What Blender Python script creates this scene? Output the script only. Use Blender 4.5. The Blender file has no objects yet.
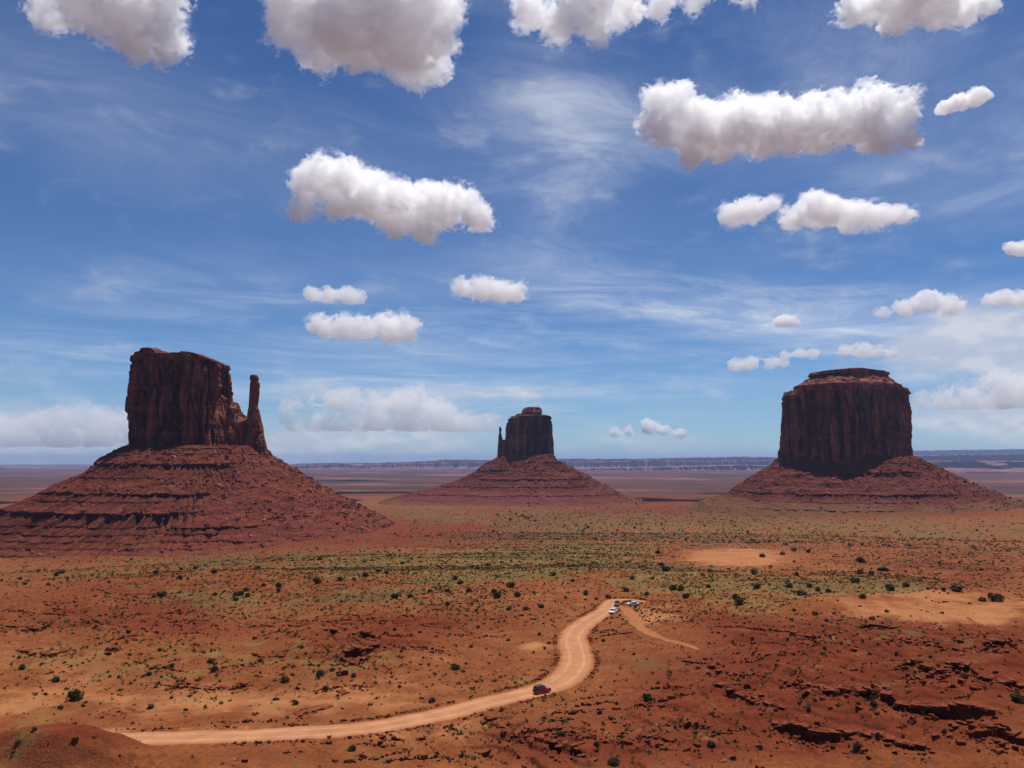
import bpy, bmesh, math, random
import numpy as np
from mathutils import Vector, Matrix

sc = bpy.context.scene
col = sc.collection
R = math.radians

# ------------------------------------------------------------------ camera
FPX = 797.0
PITCH = math.atan((461.0 - 384.0) / FPX)
cam_d = bpy.data.cameras.new("camera")
cam = bpy.data.objects.new("camera", cam_d)
col.objects.link(cam)
cam_d.sensor_width = 36.0
cam_d.lens = 36.0 * FPX / 1024.0
cam_d.clip_start = 0.5
cam_d.clip_end = 200000.0
cam.location = (0, 0, 0)
cam.rotation_euler = (math.pi / 2 + PITCH, 0, 0)
sc.camera = cam

# ------------------------------------------------------------------ render settings
sc.render.engine = 'CYCLES'
sc.view_settings.view_transform = 'Standard'
sc.view_settings.look = 'None'
sc.view_settings.gamma = 1.0
sc.view_settings.exposure = 0.15
cy = sc.cycles
cy.max_bounces = 50
cy.diffuse_bounces = 3
cy.glossy_bounces = 2
cy.transmission_bounces = 4
cy.transparent_max_bounces = 12
cy.volume_bounces = 48
cy.use_denoising = True
cy.caustics_reflective = False
cy.caustics_refractive = False

# ------------------------------------------------------------------ sun
SUN_EL = 74.5      # degrees above the horizon
SUN_AZ = 34.0      # degrees to the right of the view direction (+Y)
sd = bpy.data.lights.new("sun", 'SUN')
sd.energy = 4.6
sd.angle = R(0.5)
sd.color = (1.0, 0.95, 0.88)
sun = bpy.data.objects.new("sun", sd)
col.objects.link(sun)
sdir = Vector((math.sin(R(SUN_AZ)) * math.cos(R(SUN_EL)),
               math.cos(R(SUN_AZ)) * math.cos(R(SUN_EL)), math.sin(R(SUN_EL))))
sun.rotation_euler = (-sdir).to_track_quat('-Z', 'Y').to_euler()
sun.location = sdir * 4000


# ------------------------------------------------------------------ node helpers
class NT:
    def __init__(self, tree):
        self.t = tree
        tree.nodes.clear()

    def n(self, typ, **kw):
        nd = self.t.nodes.new(typ)
        for k, v in kw.items():
            setattr(nd, k, v)
        return nd

    def l(self, a, b):
        self.t.links.new(a, b)

    def _in(self, sock, v):
        if isinstance(v, bpy.types.NodeSocket):
            self.l(v, sock)
        elif v is not None:
            if hasattr(sock.default_value, '__len__') and not hasattr(v, '__len__'):
                v = (v, v, v)
            if hasattr(sock.default_value, '__len__') and len(sock.default_value) == 4 and len(v) == 3:
                v = tuple(v) + (1.0,)
            sock.default_value = v

    def math(self, op, a, b=None, c=None, clamp=False):
        nd = self.n('ShaderNodeMath', operation=op, use_clamp=clamp)
        self._in(nd.inputs[0], a)
        if b is not None:
            self._in(nd.inputs[1], b)
        if c is not None:
            self._in(nd.inputs[2], c)
        return nd.outputs[0]

    def vmath(self, op, a, b=None, scale=None):
        nd = self.n('ShaderNodeVectorMath', operation=op)
        self._in(nd.inputs[0], a)
        if b is not None:
            self._in(nd.inputs[1], b)
        if scale is not None:
            self._in(nd.inputs['Scale'], scale)
        return nd.outputs['Value'] if op in ('DOT_PRODUCT', 'LENGTH', 'DISTANCE') else nd.outputs[0]

    def mix(self, f, a, b, blend='MIX'):
        nd = self.n('ShaderNodeMix', data_type='RGBA', blend_type=blend)
        nd.clamp_factor = True
        self._in(nd.inputs[0], f)
        self._in(nd.inputs[6], a)
        self._in(nd.inputs[7], b)
        return nd.outputs[2]

    def ramp(self, v, lo, hi, a=0.0, b=1.0, smooth=True):
        nd = self.n('ShaderNodeMapRange')
        nd.interpolation_type = 'SMOOTHSTEP' if smooth else 'LINEAR'
        self._in(nd.inputs[0], v)
        nd.inputs[1].default_value = lo
        nd.inputs[2].default_value = hi
        nd.inputs[3].default_value = a
        nd.inputs[4].default_value = b
        return nd.outputs[0]

    def noise(self, vec, scale, detail=3.0, rough=0.55, dist=0.0, lac=2.0):
        nd = self.n('ShaderNodeTexNoise')
        self._in(nd.inputs['Vector'], vec)
        nd.inputs['Scale'].default_value = scale
        nd.inputs['Detail'].default_value = detail
        nd.inputs['Roughness'].default_value = rough
        nd.inputs['Lacunarity'].default_value = lac
        nd.inputs['Distortion'].default_value = dist
        return nd.outputs[0]

    def comb(self, x, y, z):
        nd = self.n('ShaderNodeCombineXYZ')
        self._in(nd.inputs[0], x)
        self._in(nd.inputs[1], y)
        self._in(nd.inputs[2], z)
        return nd.outputs[0]

    def sep(self, v):
        nd = self.n('ShaderNodeSeparateXYZ')
        self.l(v, nd.inputs[0])
        return nd.outputs


def px_dir(px, py):
    """direction of the photograph's pixel in the world"""
    a = (px - 512.0) / FPX
    b = (384.0 - py) / FPX
    c, s = math.cos(PITCH), math.sin(PITCH)
    return np.array([a, c - b * s, s + b * c])


def px_azel(px, py):
    d = px_dir(px, py)
    return math.atan2(d[0], d[1]), math.atan2(d[2], math.hypot(d[0], d[1]))


# ------------------------------------------------------------------ world: sky, cirrus and far cloud banks
world = bpy.data.worlds.new("World")
sc.world = world
world.use_nodes = True
w = NT(world.node_tree)
sky = w.n('ShaderNodeTexSky', sky_type='NISHITA')
sky.sun_disc = False
sky.sun_elevation = R(SUN_EL)
sky.sun_rotation = R(SUN_AZ)
sky.altitude = 1700
sky.air_density = 1.0
sky.dust_density = 0.6
sky.ozone_density = 2.0
SKY_K = 0.076
# direction -> azimuth / elevation in radians (0,0 = straight ahead on the horizon)
tc = w.n('ShaderNodeTexCoord')
D = w.vmath('NORMALIZE', tc.outputs['Generated'])
dx, dy, dz = w.sep(D)[:3]
az = w.math('ARCTAN2', dx, dy)
el = w.math('ARCSINE', dz)
# sheet of cirrus: project onto a high plane
inv = w.math('DIVIDE', 1.0, w.math('MAXIMUM', dz, 0.02))
cx_ = w.math('MULTIPLY', dx, inv)
cy_ = w.math('MULTIPLY', dy, inv)
rot = R(32)
u = w.math('ADD', w.math('MULTIPLY', cx_, math.cos(rot)), w.math('MULTIPLY', cy_, math.sin(rot)))
v = w.math('SUBTRACT', w.math('MULTIPLY', cy_, math.cos(rot)), w.math('MULTIPLY', cx_, math.sin(rot)))
warp = w.noise(w.comb(u, v, 3.0), 0.6, 3.0)
fibre = w.noise(w.comb(w.math('MULTIPLY', u, 0.8), w.math('ADD', w.math('MULTIPLY', v, 1.15), w.math('MULTIPLY', warp, 1.5)), 0.0),
                1.1, 8.0, 0.66, 0.9)
patch = w.noise(w.comb(cx_, cy_, 7.3), 0.42, 3.0, 0.5)


def blob(px, py, rx, ry, power=1.0):
    """soft ellipse in the sky, centre and radii in photograph pixels"""
    a0, e0 = px_azel(px, py)
    qa = w.math('DIVIDE', w.math('SUBTRACT', az, a0), rx / FPX)
    qe = w.math('DIVIDE', w.math('SUBTRACT', el, e0), ry / FPX)
    s = w.math('ADD', w.math('MULTIPLY', qa, qa), w.math('MULTIPLY', qe, qe))
    return w.math('MULTIPLY', w.math('EXPONENT', w.math('MULTIPLY', s, -1.0)), power)


def msum(items):
    r = items[0]
    for i in items[1:]:
        r = w.math('ADD', r, i)
    return r


cir_mask = msum([
    blob(700, 60, 260, 70, 0.85), blob(590, 170, 110, 110, 0.55), blob(300, 150, 260, 60, 0.42),
    blob(640, 300, 170, 34, 0.85), blob(820, 330, 260, 34, 1.0), blob(420, 330, 330, 50, 0.7),
    blob(430, 392, 200, 20, 1.0), blob(950, 215, 130, 60, 0.6), blob(120, 355, 150, 22, 0.6),
    blob(250, 290, 120, 22, 0.5), blob(960, 120, 100, 60, 0.4), blob(512, 440, 900, 26, 0.35),
    blob(60, 60, 160, 50, 0.3), blob(560, 90, 60, 130, 0.5)])
cir = w.math('MULTIPLY', w.ramp(fibre, 0.40, 0.85), w.math('MULTIPLY', cir_mask, w.ramp(patch, 0.30, 0.60, 0.45, 1.0)))
cir = w.math('ADD', cir, w.math('MULTIPLY', w.math('MULTIPLY', w.ramp(patch, 0.35, 0.7), cir_mask), 0.42))
cir = w.math('MULTIPLY', cir, 0.62, clamp=True)
# far banks of cumulus near the horizon: billowed noise inside soft ellipses
ba = w.comb(w.math('MULTIPLY', az, 1.0), w.math('MULTIPLY', el, 1.9), 0.0)
bn = w.noise(ba, 9.0, 7.0, 0.55)
bn2 = w.noise(w.vmath('ADD', ba, (-0.006, -0.014, 0.0)), 9.0, 7.0, 0.55)
bank_mask = msum([
    blob(70, 440, 120, 22, 0.8), blob(395, 430, 120, 24, 0.8), blob(440, 393, 150, 8, 0.9),
    blob(290, 445, 80, 18, 0.8), blob(655, 440, 80, 10, 0.6), blob(1000, 342, 85, 26, 1.3), blob(930, 345, 50, 14, 0.6),
    blob(975, 415, 85, 18, 0.8), blob(1080, 380, 90, 60, 1.0), blob(-90, 430, 130, 40, 0.8)])
bd = w.math('ADD', bn, w.math('MULTIPLY', bank_mask, 0.42))
bank = w.ramp(bd, 0.52, 1.0)
shade = w.ramp(w.math('SUBTRACT', bn, bn2), -0.05, 0.09)
bank_col = w.mix(shade, (0.50, 0.54, 0.62), (0.68, 0.68, 0.70))
skyc = w.vmath('MULTIPLY', sky.outputs[0], (SKY_K * 0.58, SKY_K * 0.82, SKY_K * 1.12))
skyc = w.vmath('MULTIPLY', skyc, w.mix(w.ramp(el, 0.02, 0.50), (1.10, 1.06, 1.0), (0.70, 0.80, 0.88)))
c1 = w.mix(cir, skyc, (0.62, 0.66, 0.76))
c2 = w.mix(w.math('MULTIPLY', bank, 0.72), c1, bank_col)
bg = w.n('ShaderNodeBackground')
w.l(c2, bg.inputs[0])
bg.inputs[1].default_value = 1.0
wo = w.n('ShaderNodeOutputWorld')
w.l(bg.outputs[0], wo.inputs[0])


# ------------------------------------------------------------------ numpy noise
def _hash(ix, iy, iz, seed):
    h = (ix.astype(np.uint32) * np.uint32(374761393) + iy.astype(np.uint32) * np.uint32(668265263)
         + iz.astype(np.uint32) * np.uint32(2147483647 - 19) + np.uint32((seed * 974711 + 12345) & 0xffffffff))
    h = (h ^ (h >> np.uint32(13))) * np.uint32(1274126177)
    h = (h ^ (h >> np.uint32(16))) * np.uint32(2246822519)
    h ^= (h >> np.uint32(15))
    return h


def vnoise3(x, y, z, seed=0):
    """gradient noise, about -1..1"""
    x = np.asarray(x, np.float64)
    y = np.asarray(y, np.float64)
    z = np.asarray(z, np.float64) + 0 * x
    ix, iy, iz = np.floor(x).astype(np.int64), np.floor(y).astype(np.int64), np.floor(z).astype(np.int64)
    fx, fy, fz = x - ix, y - iy, z - iz
    ux, uy, uz = [f * f * f * (f * (f * 6 - 15) + 10) for f in (fx, fy, fz)]
    out = 0
    for a in (0, 1):
        for b in (0, 1):
            for c in (0, 1):
                h = _hash(ix + a, iy + b, iz + c, seed)
                gx = (h & np.uint32(1023)).astype(np.float64) / 511.5 - 1
                gy = ((h >> np.uint32(10)) & np.uint32(1023)).astype(np.float64) / 511.5 - 1
                gz = ((h >> np.uint32(20)) & np.uint32(1023)).astype(np.float64) / 511.5 - 1
                d = gx * (fx - a) + gy * (fy - b) + gz * (fz - c)
                wgt = (ux if a else 1 - ux) * (uy if b else 1 - uy) * (uz if c else 1 - uz)
                out = out + wgt * d
    return out * 1.25


def vnoise2(x, y, seed=0):
    x = np.asarray(x, np.float64)
    y = np.asarray(y, np.float64)
    ix, iy = np.floor(x).astype(np.int64), np.floor(y).astype(np.int64)
    fx, fy = x - ix, y - iy
    ux, uy = [f * f * f * (f * (f * 6 - 15) + 10) for f in (fx, fy)]
    z0 = np.zeros_like(ix)
    out = 0
    for a in (0, 1):
        for b in (0, 1):
            h = _hash(ix + a, iy + b, z0, seed)
            gx = (h & np.uint32(4095)).astype(np.float64) / 2047.5 - 1
            gy = ((h >> np.uint32(14)) & np.uint32(4095)).astype(np.float64) / 2047.5 - 1
            out = out + (ux if a else 1 - ux) * (uy if b else 1 - uy) * (gx * (fx - a) + gy * (fy - b))
    return out * 1.4


def fbm2(x, y, octs=4, seed=0, gain=0.5, ridged=False):
    a, s, f = 1.0, 0.0, 1.0
    for o in range(octs):
        n = vnoise2(x * f + 13.7 * o, y * f - 7.1 * o, seed + o)
        if ridged:
            n = 1 - 2 * np.abs(n)
        s = s + a * n
        a *= gain
        f *= 2.03
    return s


def fbm3(x, y, z, octs=4, seed=0, gain=0.5, billow=False):
    a, s, f = 1.0, 0.0, 1.0
    for o in range(octs):
        n = vnoise3(x * f + 13.7 * o, y * f - 7.1 * o, z * f + 3.3 * o, seed + o)
        if billow:
            n = 1 - 2.4 * np.abs(n)
        s = s + a * n
        a *= gain
        f *= 2.07
    return s


def sstep(a, b, x):
    t = np.clip((x - a) / (b - a), 0, 1)
    return t * t * (3 - 2 * t)


# ------------------------------------------------------------------ object helpers
def tag(o, label=None, cat=None, group=None, kind=None):
    if label:
        o['label'] = label
    if cat:
        o['category'] = cat
    if group:
        o['group'] = group
    if kind:
        o['kind'] = kind
    return o


def link(name, me, mat=None, parent=None):
    o = bpy.data.objects.new(name, me)
    col.objects.link(o)
    if mat is not None:
        me.materials.append(mat)
    if parent is not None:
        o.parent = parent
    return o


def np_mesh(name, verts, faces, smooth=False):
    """verts (n,3), faces (m,k) with one k"""
    verts = np.asarray(verts, np.float32)
    faces = np.asarray(faces, np.int32)
    me = bpy.data.meshes.new(name)
    me.vertices.add(len(verts))
    me.vertices.foreach_set('co', verts.ravel())
    m, k = faces.shape
    me.loops.add(m * k)
    me.loops.foreach_set('vertex_index', faces.ravel())
    me.polygons.add(m)
    me.polygons.foreach_set('loop_start', np.arange(0, m * k, k, dtype=np.int32))
    try:
        me.polygons.foreach_set('loop_total', np.full(m, k, dtype=np.int32))
    except Exception:
        pass
    me.polygons.foreach_set('use_smooth', np.full(m, smooth, dtype=bool))
    me.update(calc_edges=True)
    return me


def grid_faces(nr, nc, wrap=False):
    r = np.arange(nr - 1)[:, None]
    c = np.arange(nc if wrap else nc - 1)[None, :]
    a = r * nc + c
    b = r * nc + (c + 1) % nc
    return np.stack([a, b, b + nc, a + nc], -1).reshape(-1, 4)


def mesh_normals(me):
    n = np.empty(len(me.vertices) * 3, np.float32)
    me.vertex_normals.foreach_get('vector', n)
    return n.reshape(-1, 3)


def material(name, rough=0.9, spec=0.2):
    m = bpy.data.materials.new(name)
    m.use_nodes = True
    t = NT(m.node_tree)
    b = t.n('ShaderNodeBsdfPrincipled')
    b.inputs['Roughness'].default_value = rough
    b.inputs['Specular IOR Level'].default_value = spec
    o = t.n('ShaderNodeOutputMaterial')
    t.l(b.outputs[0], o.inputs[0])
    return m, t, b

# ------------------------------------------------------------------ lie of the land (numpy height function)
_PD = np.array([1, 40, 90, 420, 560, 720, 1000, 1500, 2200, 3300, 8000, 20000, 34000, 90000.0])
_PH = np.array([30, 44, 55, 58, 66, 80, 102, 131, 146, 167, 232, 240, 250, 300.0])


def base_h(X, Y):
    rho = np.hypot(X, Y)
    H = np.interp(rho, _PD, _PH)
    a = np.arctan2(X, Y)
    left = sstep(-0.12, -0.42, a)
    H = H + left * (np.interp(rho, [0, 520, 650, 760, 1000, 1300, 1800, 2600, 3600], [0, 0, 2, 14, 44, 34, 6, 0, 0]))
    right = sstep(0.25, 0.6, a)
    H = H - right * np.interp(rho, [0, 700, 1300, 2000, 2600, 3400, 4800], [0, 0, 6, 15, 24, 12, 0])
    return -H


def world_px(X, Y, Z):
    c, s = math.cos(PITCH), math.sin(PITCH)
    zc = Y * c + Z * s
    return 512 + FPX * X / zc, 384 - FPX * (-Y * s + Z * c) / zc


def on_plane(px, py, H=57.0):
    """where the photograph's pixel meets a level plane H metres below the eye"""
    d = px_dir(px, py)
    return d[0] * (-H / d[2]), d[1] * (-H / d[2])


def cast(px, py, fn, d0=90.0, d1=6000.0):
    """first meeting of a pixel's ray with the height function"""
    d = px_dir(px, py)
    t_ = np.geomspace(d0, d1, 2600)
    X, Y, Z = d[0] * t_, d[1] * t_, d[2] * t_
    h = fn(X, Y)
    below = np.nonzero(Z < h)[0]
    i = below[0] if len(below) else len(t_) - 1
    return X[i], Y[i], h[i]


# broad hills: px, py, radius across (m), radius in depth (m), height (m)
HILLS = [(15, 778, 18, 7.5, 6.6), (120, 785, 20, 7, 4.0), (505, 738, 13, 12, 3.6), (600, 775, 18, 12, 1.5),
         (985, 700, 60, 46, 11.0), (840, 640, 40, 20, 3.5), (760, 720, 30, 18, 2.5), (1010, 755, 24, 20, 5.0),
         (700, 640, 22, 16, 1.5), (900, 612, 60, 30, 2.0), (350, 640, 34, 26, 3.2), (120, 640, 38, 24, 3.0),
         (60, 610, 60, 40, 2.0), (460, 610, 45, 40, 3.0), (210, 580, 90, 60, 4.0), (560, 575, 60, 60, 3.0),
         (850, 590, 60, 60, 3.0), (735, 560, 70, 60, 2.0), (250, 690, 30, 12, -1.4), (640, 700, 30, 20, -1.5)]
_HW = [on_plane(h[0], h[1]) + h[2:] for h in HILLS]


def hills_h(X, Y, skip=0):
    z = base_h(X, Y)
    for (hx, hy, rx, ry, hh) in _HW[skip:]:
        q = ((X - hx) / rx) ** 2 + ((Y - hy) / ry) ** 2
        z = z + hh * np.exp(-q)
    rho = np.hypot(X, Y)
    z = z + 1.3 * fbm2(X / 70, Y / 70, 3, 5) * sstep(60, 140, rho)
    z = z + 4.0 * fbm2(X / 420, Y / 420, 3, 8) * sstep(420, 1200, rho)
    return z


# the road: pixel centre line, width in metres
ROADPX = [(-60, 742, 9.5), (20, 741, 9.5), (85, 740, 9.5), (150, 738.5, 9.5), (200, 737, 9.5), (260, 735, 9.5), (320, 732, 10), (370, 727.5, 10), (410, 721, 10),
          (450, 712.5, 10), (490, 702, 10), (520, 695, 10.5), (545, 688.5, 11), (563, 680, 11.5), (574, 669, 11.5), (577, 657, 11),
          (574, 646, 11), (573, 637, 10.5), (580, 627, 10.5), (594, 617.5, 10), (605, 610.5, 9), (610, 604, 8.5), (616, 600.5, 7.5), (630, 600.0, 6), (646, 602, 4)]
TRACKPX = [(618, 606, 4), (628, 611, 5), (634, 619, 5.0), (640, 627, 4.6), (652, 634, 4.0), (668, 640, 3.4), (686, 645, 2.6), (700, 650, 1.2)]


def spline(P, n):
    """Catmull-Rom through the rows of P"""
    P = np.asarray(P, float)
    P = np.vstack([2 * P[0] - P[1], P, 2 * P[-1] - P[-2]])
    out = []
    for i in range(1, len(P) - 2):
        tt = np.linspace(0, 1, n, endpoint=False)[:, None]
        a, b, c, d = P[i - 1], P[i], P[i + 1], P[i + 2]
        out.append(0.5 * (2 * b + (c - a) * tt + (2 * a - 5 * b + 4 * c - d) * tt ** 2 + (3 * b - a - 3 * c + d) * tt ** 3))
    out.append(P[-2][None])
    return np.vstack(out)


def make_path(PXS, n=14):
    pts = []
    for (px, py, wd) in PXS:
        x, y, z = cast(px, py, lambda a_, b_: hills_h(a_, b_, 4))
        pts.append((x, y, wd, z))
    P = spline(pts, n)
    for _ in range(30):                                  # gentle grade along the way
        P[1:-1, 3] = (P[:-2, 3] + P[2:, 3] + P[1:-1, 3]) / 3
    for _ in range(4):
        P[1:-1, :2] = (P[:-2, :2] + P[2:, :2] + 2 * P[1:-1, :2]) / 4
    P[:, 2] *= 0.87
    return P


ROAD = make_path(ROADPX)
TRACK = make_path(TRACKPX)


def path_dist(X, Y, P, reach=30.0):
    """distance to a path and its height and half width at the nearest point; only evaluated near it"""
    shp = X.shape
    X, Y = X.ravel(), Y.ravel()
    d = np.full(X.shape, 1e6)
    hz = np.zeros(X.shape)
    hw = np.ones(X.shape)
    for s in range(0, len(P) - 1, 10):
        Q = P[s:s + 11]
        m = ((X > Q[:, 0].min() - reach) & (X < Q[:, 0].max() + reach) & (Y > Q[:, 1].min() - reach) & (Y < Q[:, 1].max() + reach))
        idx = np.nonzero(m)[0]
        if not len(idx):
            continue
        x, y = X[idx], Y[idx]
        for i in range(len(Q) - 1):
            ax_, ay_ = Q[i, 0], Q[i, 1]
            bx_, by_ = Q[i + 1, 0] - ax_, Q[i + 1, 1] - ay_
            tt = np.clip(((x - ax_) * bx_ + (y - ay_) * by_) / (bx_ * bx_ + by_ * by_ + 1e-9), 0, 1)
            dd = np.hypot(x - ax_ - tt * bx_, y - ay_ - tt * by_)
            mm = dd < d[idx]
            k = idx[mm]
            d[k] = dd[mm]
            hz[k] = (Q[i, 3] + tt * (Q[i + 1, 3] - Q[i, 3]))[mm]
            hw[k] = 0.5 * (Q[i, 2] + tt * (Q[i + 1, 2] - Q[i, 2]))[mm]
    return d.reshape(shp), hz.reshape(shp), hw.reshape(shp)


# rock ledges traced over the foreground: pixel polyline, step height (m), run behind (m)
def c6(*p):
    return [(700 + x / 3.16, 560 + y / 3.16) for x, y in p]


def c4(*p):
    return [(400 + x / 3.2, 560 + y / 3.2) for x, y in p]


def c5(*p):
    return [(x / 2.56, 560 + y / 2.56) for x, y in p]


LEDGES = [
 (c6((140, 212), (200, 222), (270, 238), (330, 243), (400, 248), (460, 258)), 1.3, 14, "long thin dark ledge running right below the crest of the right foreground hill"),
 (c6((470, 262), (515, 280), (560, 295)), 1.2, 9, "short ledge at the lower right end of the long crest ledge"),
 (c6((500, 200), (545, 204), (620, 215)), 1.4, 8, "small ledge near the top of the red hill on the right"),
 (c6((640, 250), (665, 270), (705, 285)), 2.2, 8, "short thick ledge with a deep dark shadow high on the right hill"),
 (c6((740, 195), (800, 220), (850, 240), (890, 265), (930, 272), (985, 275)), 1.9, 12, "broken ledge slanting down to the right edge below the sandy strip"),
 (c6((545, 330), (605, 328)), 1.2, 7, "tiny ledge in the middle of the right foreground hill"),
 (c6((625, 345), (700, 350), (760, 358), (830, 355), (900, 380), (960, 385), (1030, 392)), 1.7, 12, "ledge crossing the right hill halfway down to the picture edge"),
 (c6((365, 455), (410, 440), (450, 430), (500, 432), (550, 430), (600, 448), (640, 462), (700, 464), (760, 470), (830, 484), (870, 492), (930, 498)), 2.3, 14, "largest and thickest ledge with broken blocks in the lower right foreground"),
 (c6((240, 515), (330, 540), (400, 560), (450, 556), (500, 548)), 1.9, 10, "ledge with a pointed dark shadow at lower right, nearest the bottom edge"),
 (c6((520, 558), (570, 572), (640, 585), (740, 600)), 1.2, 8, "thin ledge right of the pointed shadow ledge by the bottom edge"),
 (c6((60, 400), (140, 415), (180, 430), (230, 452), (262, 468)), 1.3, 9, "thin ledge slanting down across the left flank of the right hill"),
 (c6((-60, 318), (0, 330), (50, 345), (110, 370)), 1.4, 8, "blocky ledge at the foot of the right hill, nearest the road"),
 (c6((420, 155), (450, 182)), 1.6, 6, "short ledge on the very crest of the right hill beside the sandy strip"),
 (c6((868, 560), (900, 556), (940, 555), (1024, 580)), 1.8, 9, "ledge cut by the right edge near the bottom corner"),
 (c6((315, 392), (345, 398), (378, 404)), 1.5, 7, "small dark notch of rock left of the largest ledge"),
 (c4((420, 546), (460, 548), (505, 540)), 1.0, 6, "small ledge below the road on the mound in the bottom middle"),
 (c4((450, 600), (500, 604), (560, 612), (600, 632)), 1.3, 7, "stepped ledge of loose blocks at the bottom middle of the picture"),
 (c4((285, 518), (310, 532), (338, 550)), 1.2, 6, "short slanting ledge on the mound right under the road"),
 (c5((296, 222), (322, 214), (336, 196), (352, 176)), 3.8, 9, "rock bluff with a black alcove in the left middle ground"),
 (c5((880, 246), (905, 240), (925, 236), (952, 226)), 4.2, 9, "rock bluff with a black wedge of shade below the scrub slope left of the road"),
 (c5((900, 193), (935, 198), (975, 200)), 1.6, 8, "low ledge just behind the bluff with the black wedge of shade"),
 (c5((826, 180), (860, 182), (892, 178)), 1.4, 8, "low ledge up left of the bluff with the black wedge of shade"),
 (c5((740, 165), (765, 168), (792, 164)), 1.2, 8, "farthest small ledge left of centre in the scrub"),
 (c5((762, 398), (800, 388), (840, 378), (870, 350), (902, 328)), 1.2, 7, "broken rock rib climbing right above the left stretch of road"),
 (c5((68, 172), (95, 178), (122, 178)), 1.7, 8, "low dark ledge near the left edge in the middle ground"),
 (c5((0, 172), (50, 170)), 1.2, 8, "ledge cut by the left edge of the picture"),
 (c5((250, 402), (290, 392), (332, 398)), 0.8, 6, "low flat ledge on the sandy flat above the left end of the road"),
 (c5((380, 322), (470, 326), (560, 330), (640, 322)), 0.7, 8, "long faint ledge across the sandy ground at left"),
 (c5((40, 232), (100, 240), (160, 236)), 0.9, 7, "low ledge below the near left edge ledges"),
]
LW = []
for (pl, hh, run, lab) in LEDGES:
    P = np.array([cast(x, y, hills_h) for x, y in pl])
    P = spline(P[:, :2], 10)
    LW.append((P, hh, run, lab))


def ledge_profile(P, X):
    """front line of a ledge: depth Y as a function of X (with a broken edge)"""
    o = np.argsort(P[:, 0])
    y = np.interp(X, P[o, 0], P[o, 1])
    return y + 1.5 * fbm2(X / 6.0, X * 0 + P[0, 1], 3, 77) + 0.9 * np.round(2.2 * vnoise2(X / 2.6, X * 0 + 3.1, 78)) + 0.35 * vnoise2(X / 0.7, X * 0 + 1.7, 79)


def ledges_h(X, Y, z):
    for (P, hh, run, lab) in LW:
        x0, x1 = P[:, 0].min(), P[:, 0].max()
        m = (X > x0 - 6) & (X < x1 + 6) & (Y > P[:, 1].min() - 8) & (Y < P[:, 1].max() + run * 4)
        idx = np.nonzero(m)
        if not len(idx[0]):
            continue
        x, y = X[idx], Y[idx]
        end = sstep(x0 - 4, x0 + 5, x) * sstep(x1 + 4, x1 - 5, x)
        d = y - ledge_profile(P, x)
        amp = 0.62 * hh * end * np.clip(0.95 + 0.5 * vnoise2(x / 7, x * 0 + hh, 31), 0.45, 1.4)
        up = np.clip((d + 0.15) / 0.35, 0, 1) * np.exp(-np.maximum(d, 0) / run)
        dn = -0.25 * np.exp(-np.abs(d + 1.5) / 3.0) * (d < 0)
        z[idx] = z[idx] + amp * (up + dn)
    return z


def soft(px, py, X, Y):
    """centre (given in photograph pixels, placed on the plain) -> squared distance helper"""
    return None


def region(U, V, spots):
    """sum of soft ellipses in plain coordinates U (bearing*f) and V (row on the plain)"""
    r = 0
    for (cx0, cy0, rx, ry, a) in spots:
        r = r + a * np.exp(-(((U - cx0) / rx) ** 2 + ((V - cy0) / ry) ** 2) ** 1.5)
    return r


def plain_uv(X, Y):
    Ys = np.maximum(Y, 5.0)
    zb = base_h(X, Y)
    return world_px(X, Ys, zb)


def rockiness(U, V, X, Y):
    n = fbm2(X / 45, Y / 45, 3, 60)
    r = region(U, V, [(930, 690, 260, 75, 1.0), (700, 735, 150, 50, 0.5), (120, 625, 160, 26, 0.9), (350, 640, 90, 30, 1.0),
                      (520, 735, 70, 22, 0.8), (470, 628, 70, 16, 0.6), (700, 620, 60, 14, 0.7), (260, 590, 200, 16, 0.45), (960, 560, 120, 25, 0.5),
                      (600, 760, 120, 20, 0.7), (780, 640, 60, 18, 0.6), (330, 760, 160, 12, 0.5)])
    return np.clip(r + n * 0.35 - 0.15, 0, 1)


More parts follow.
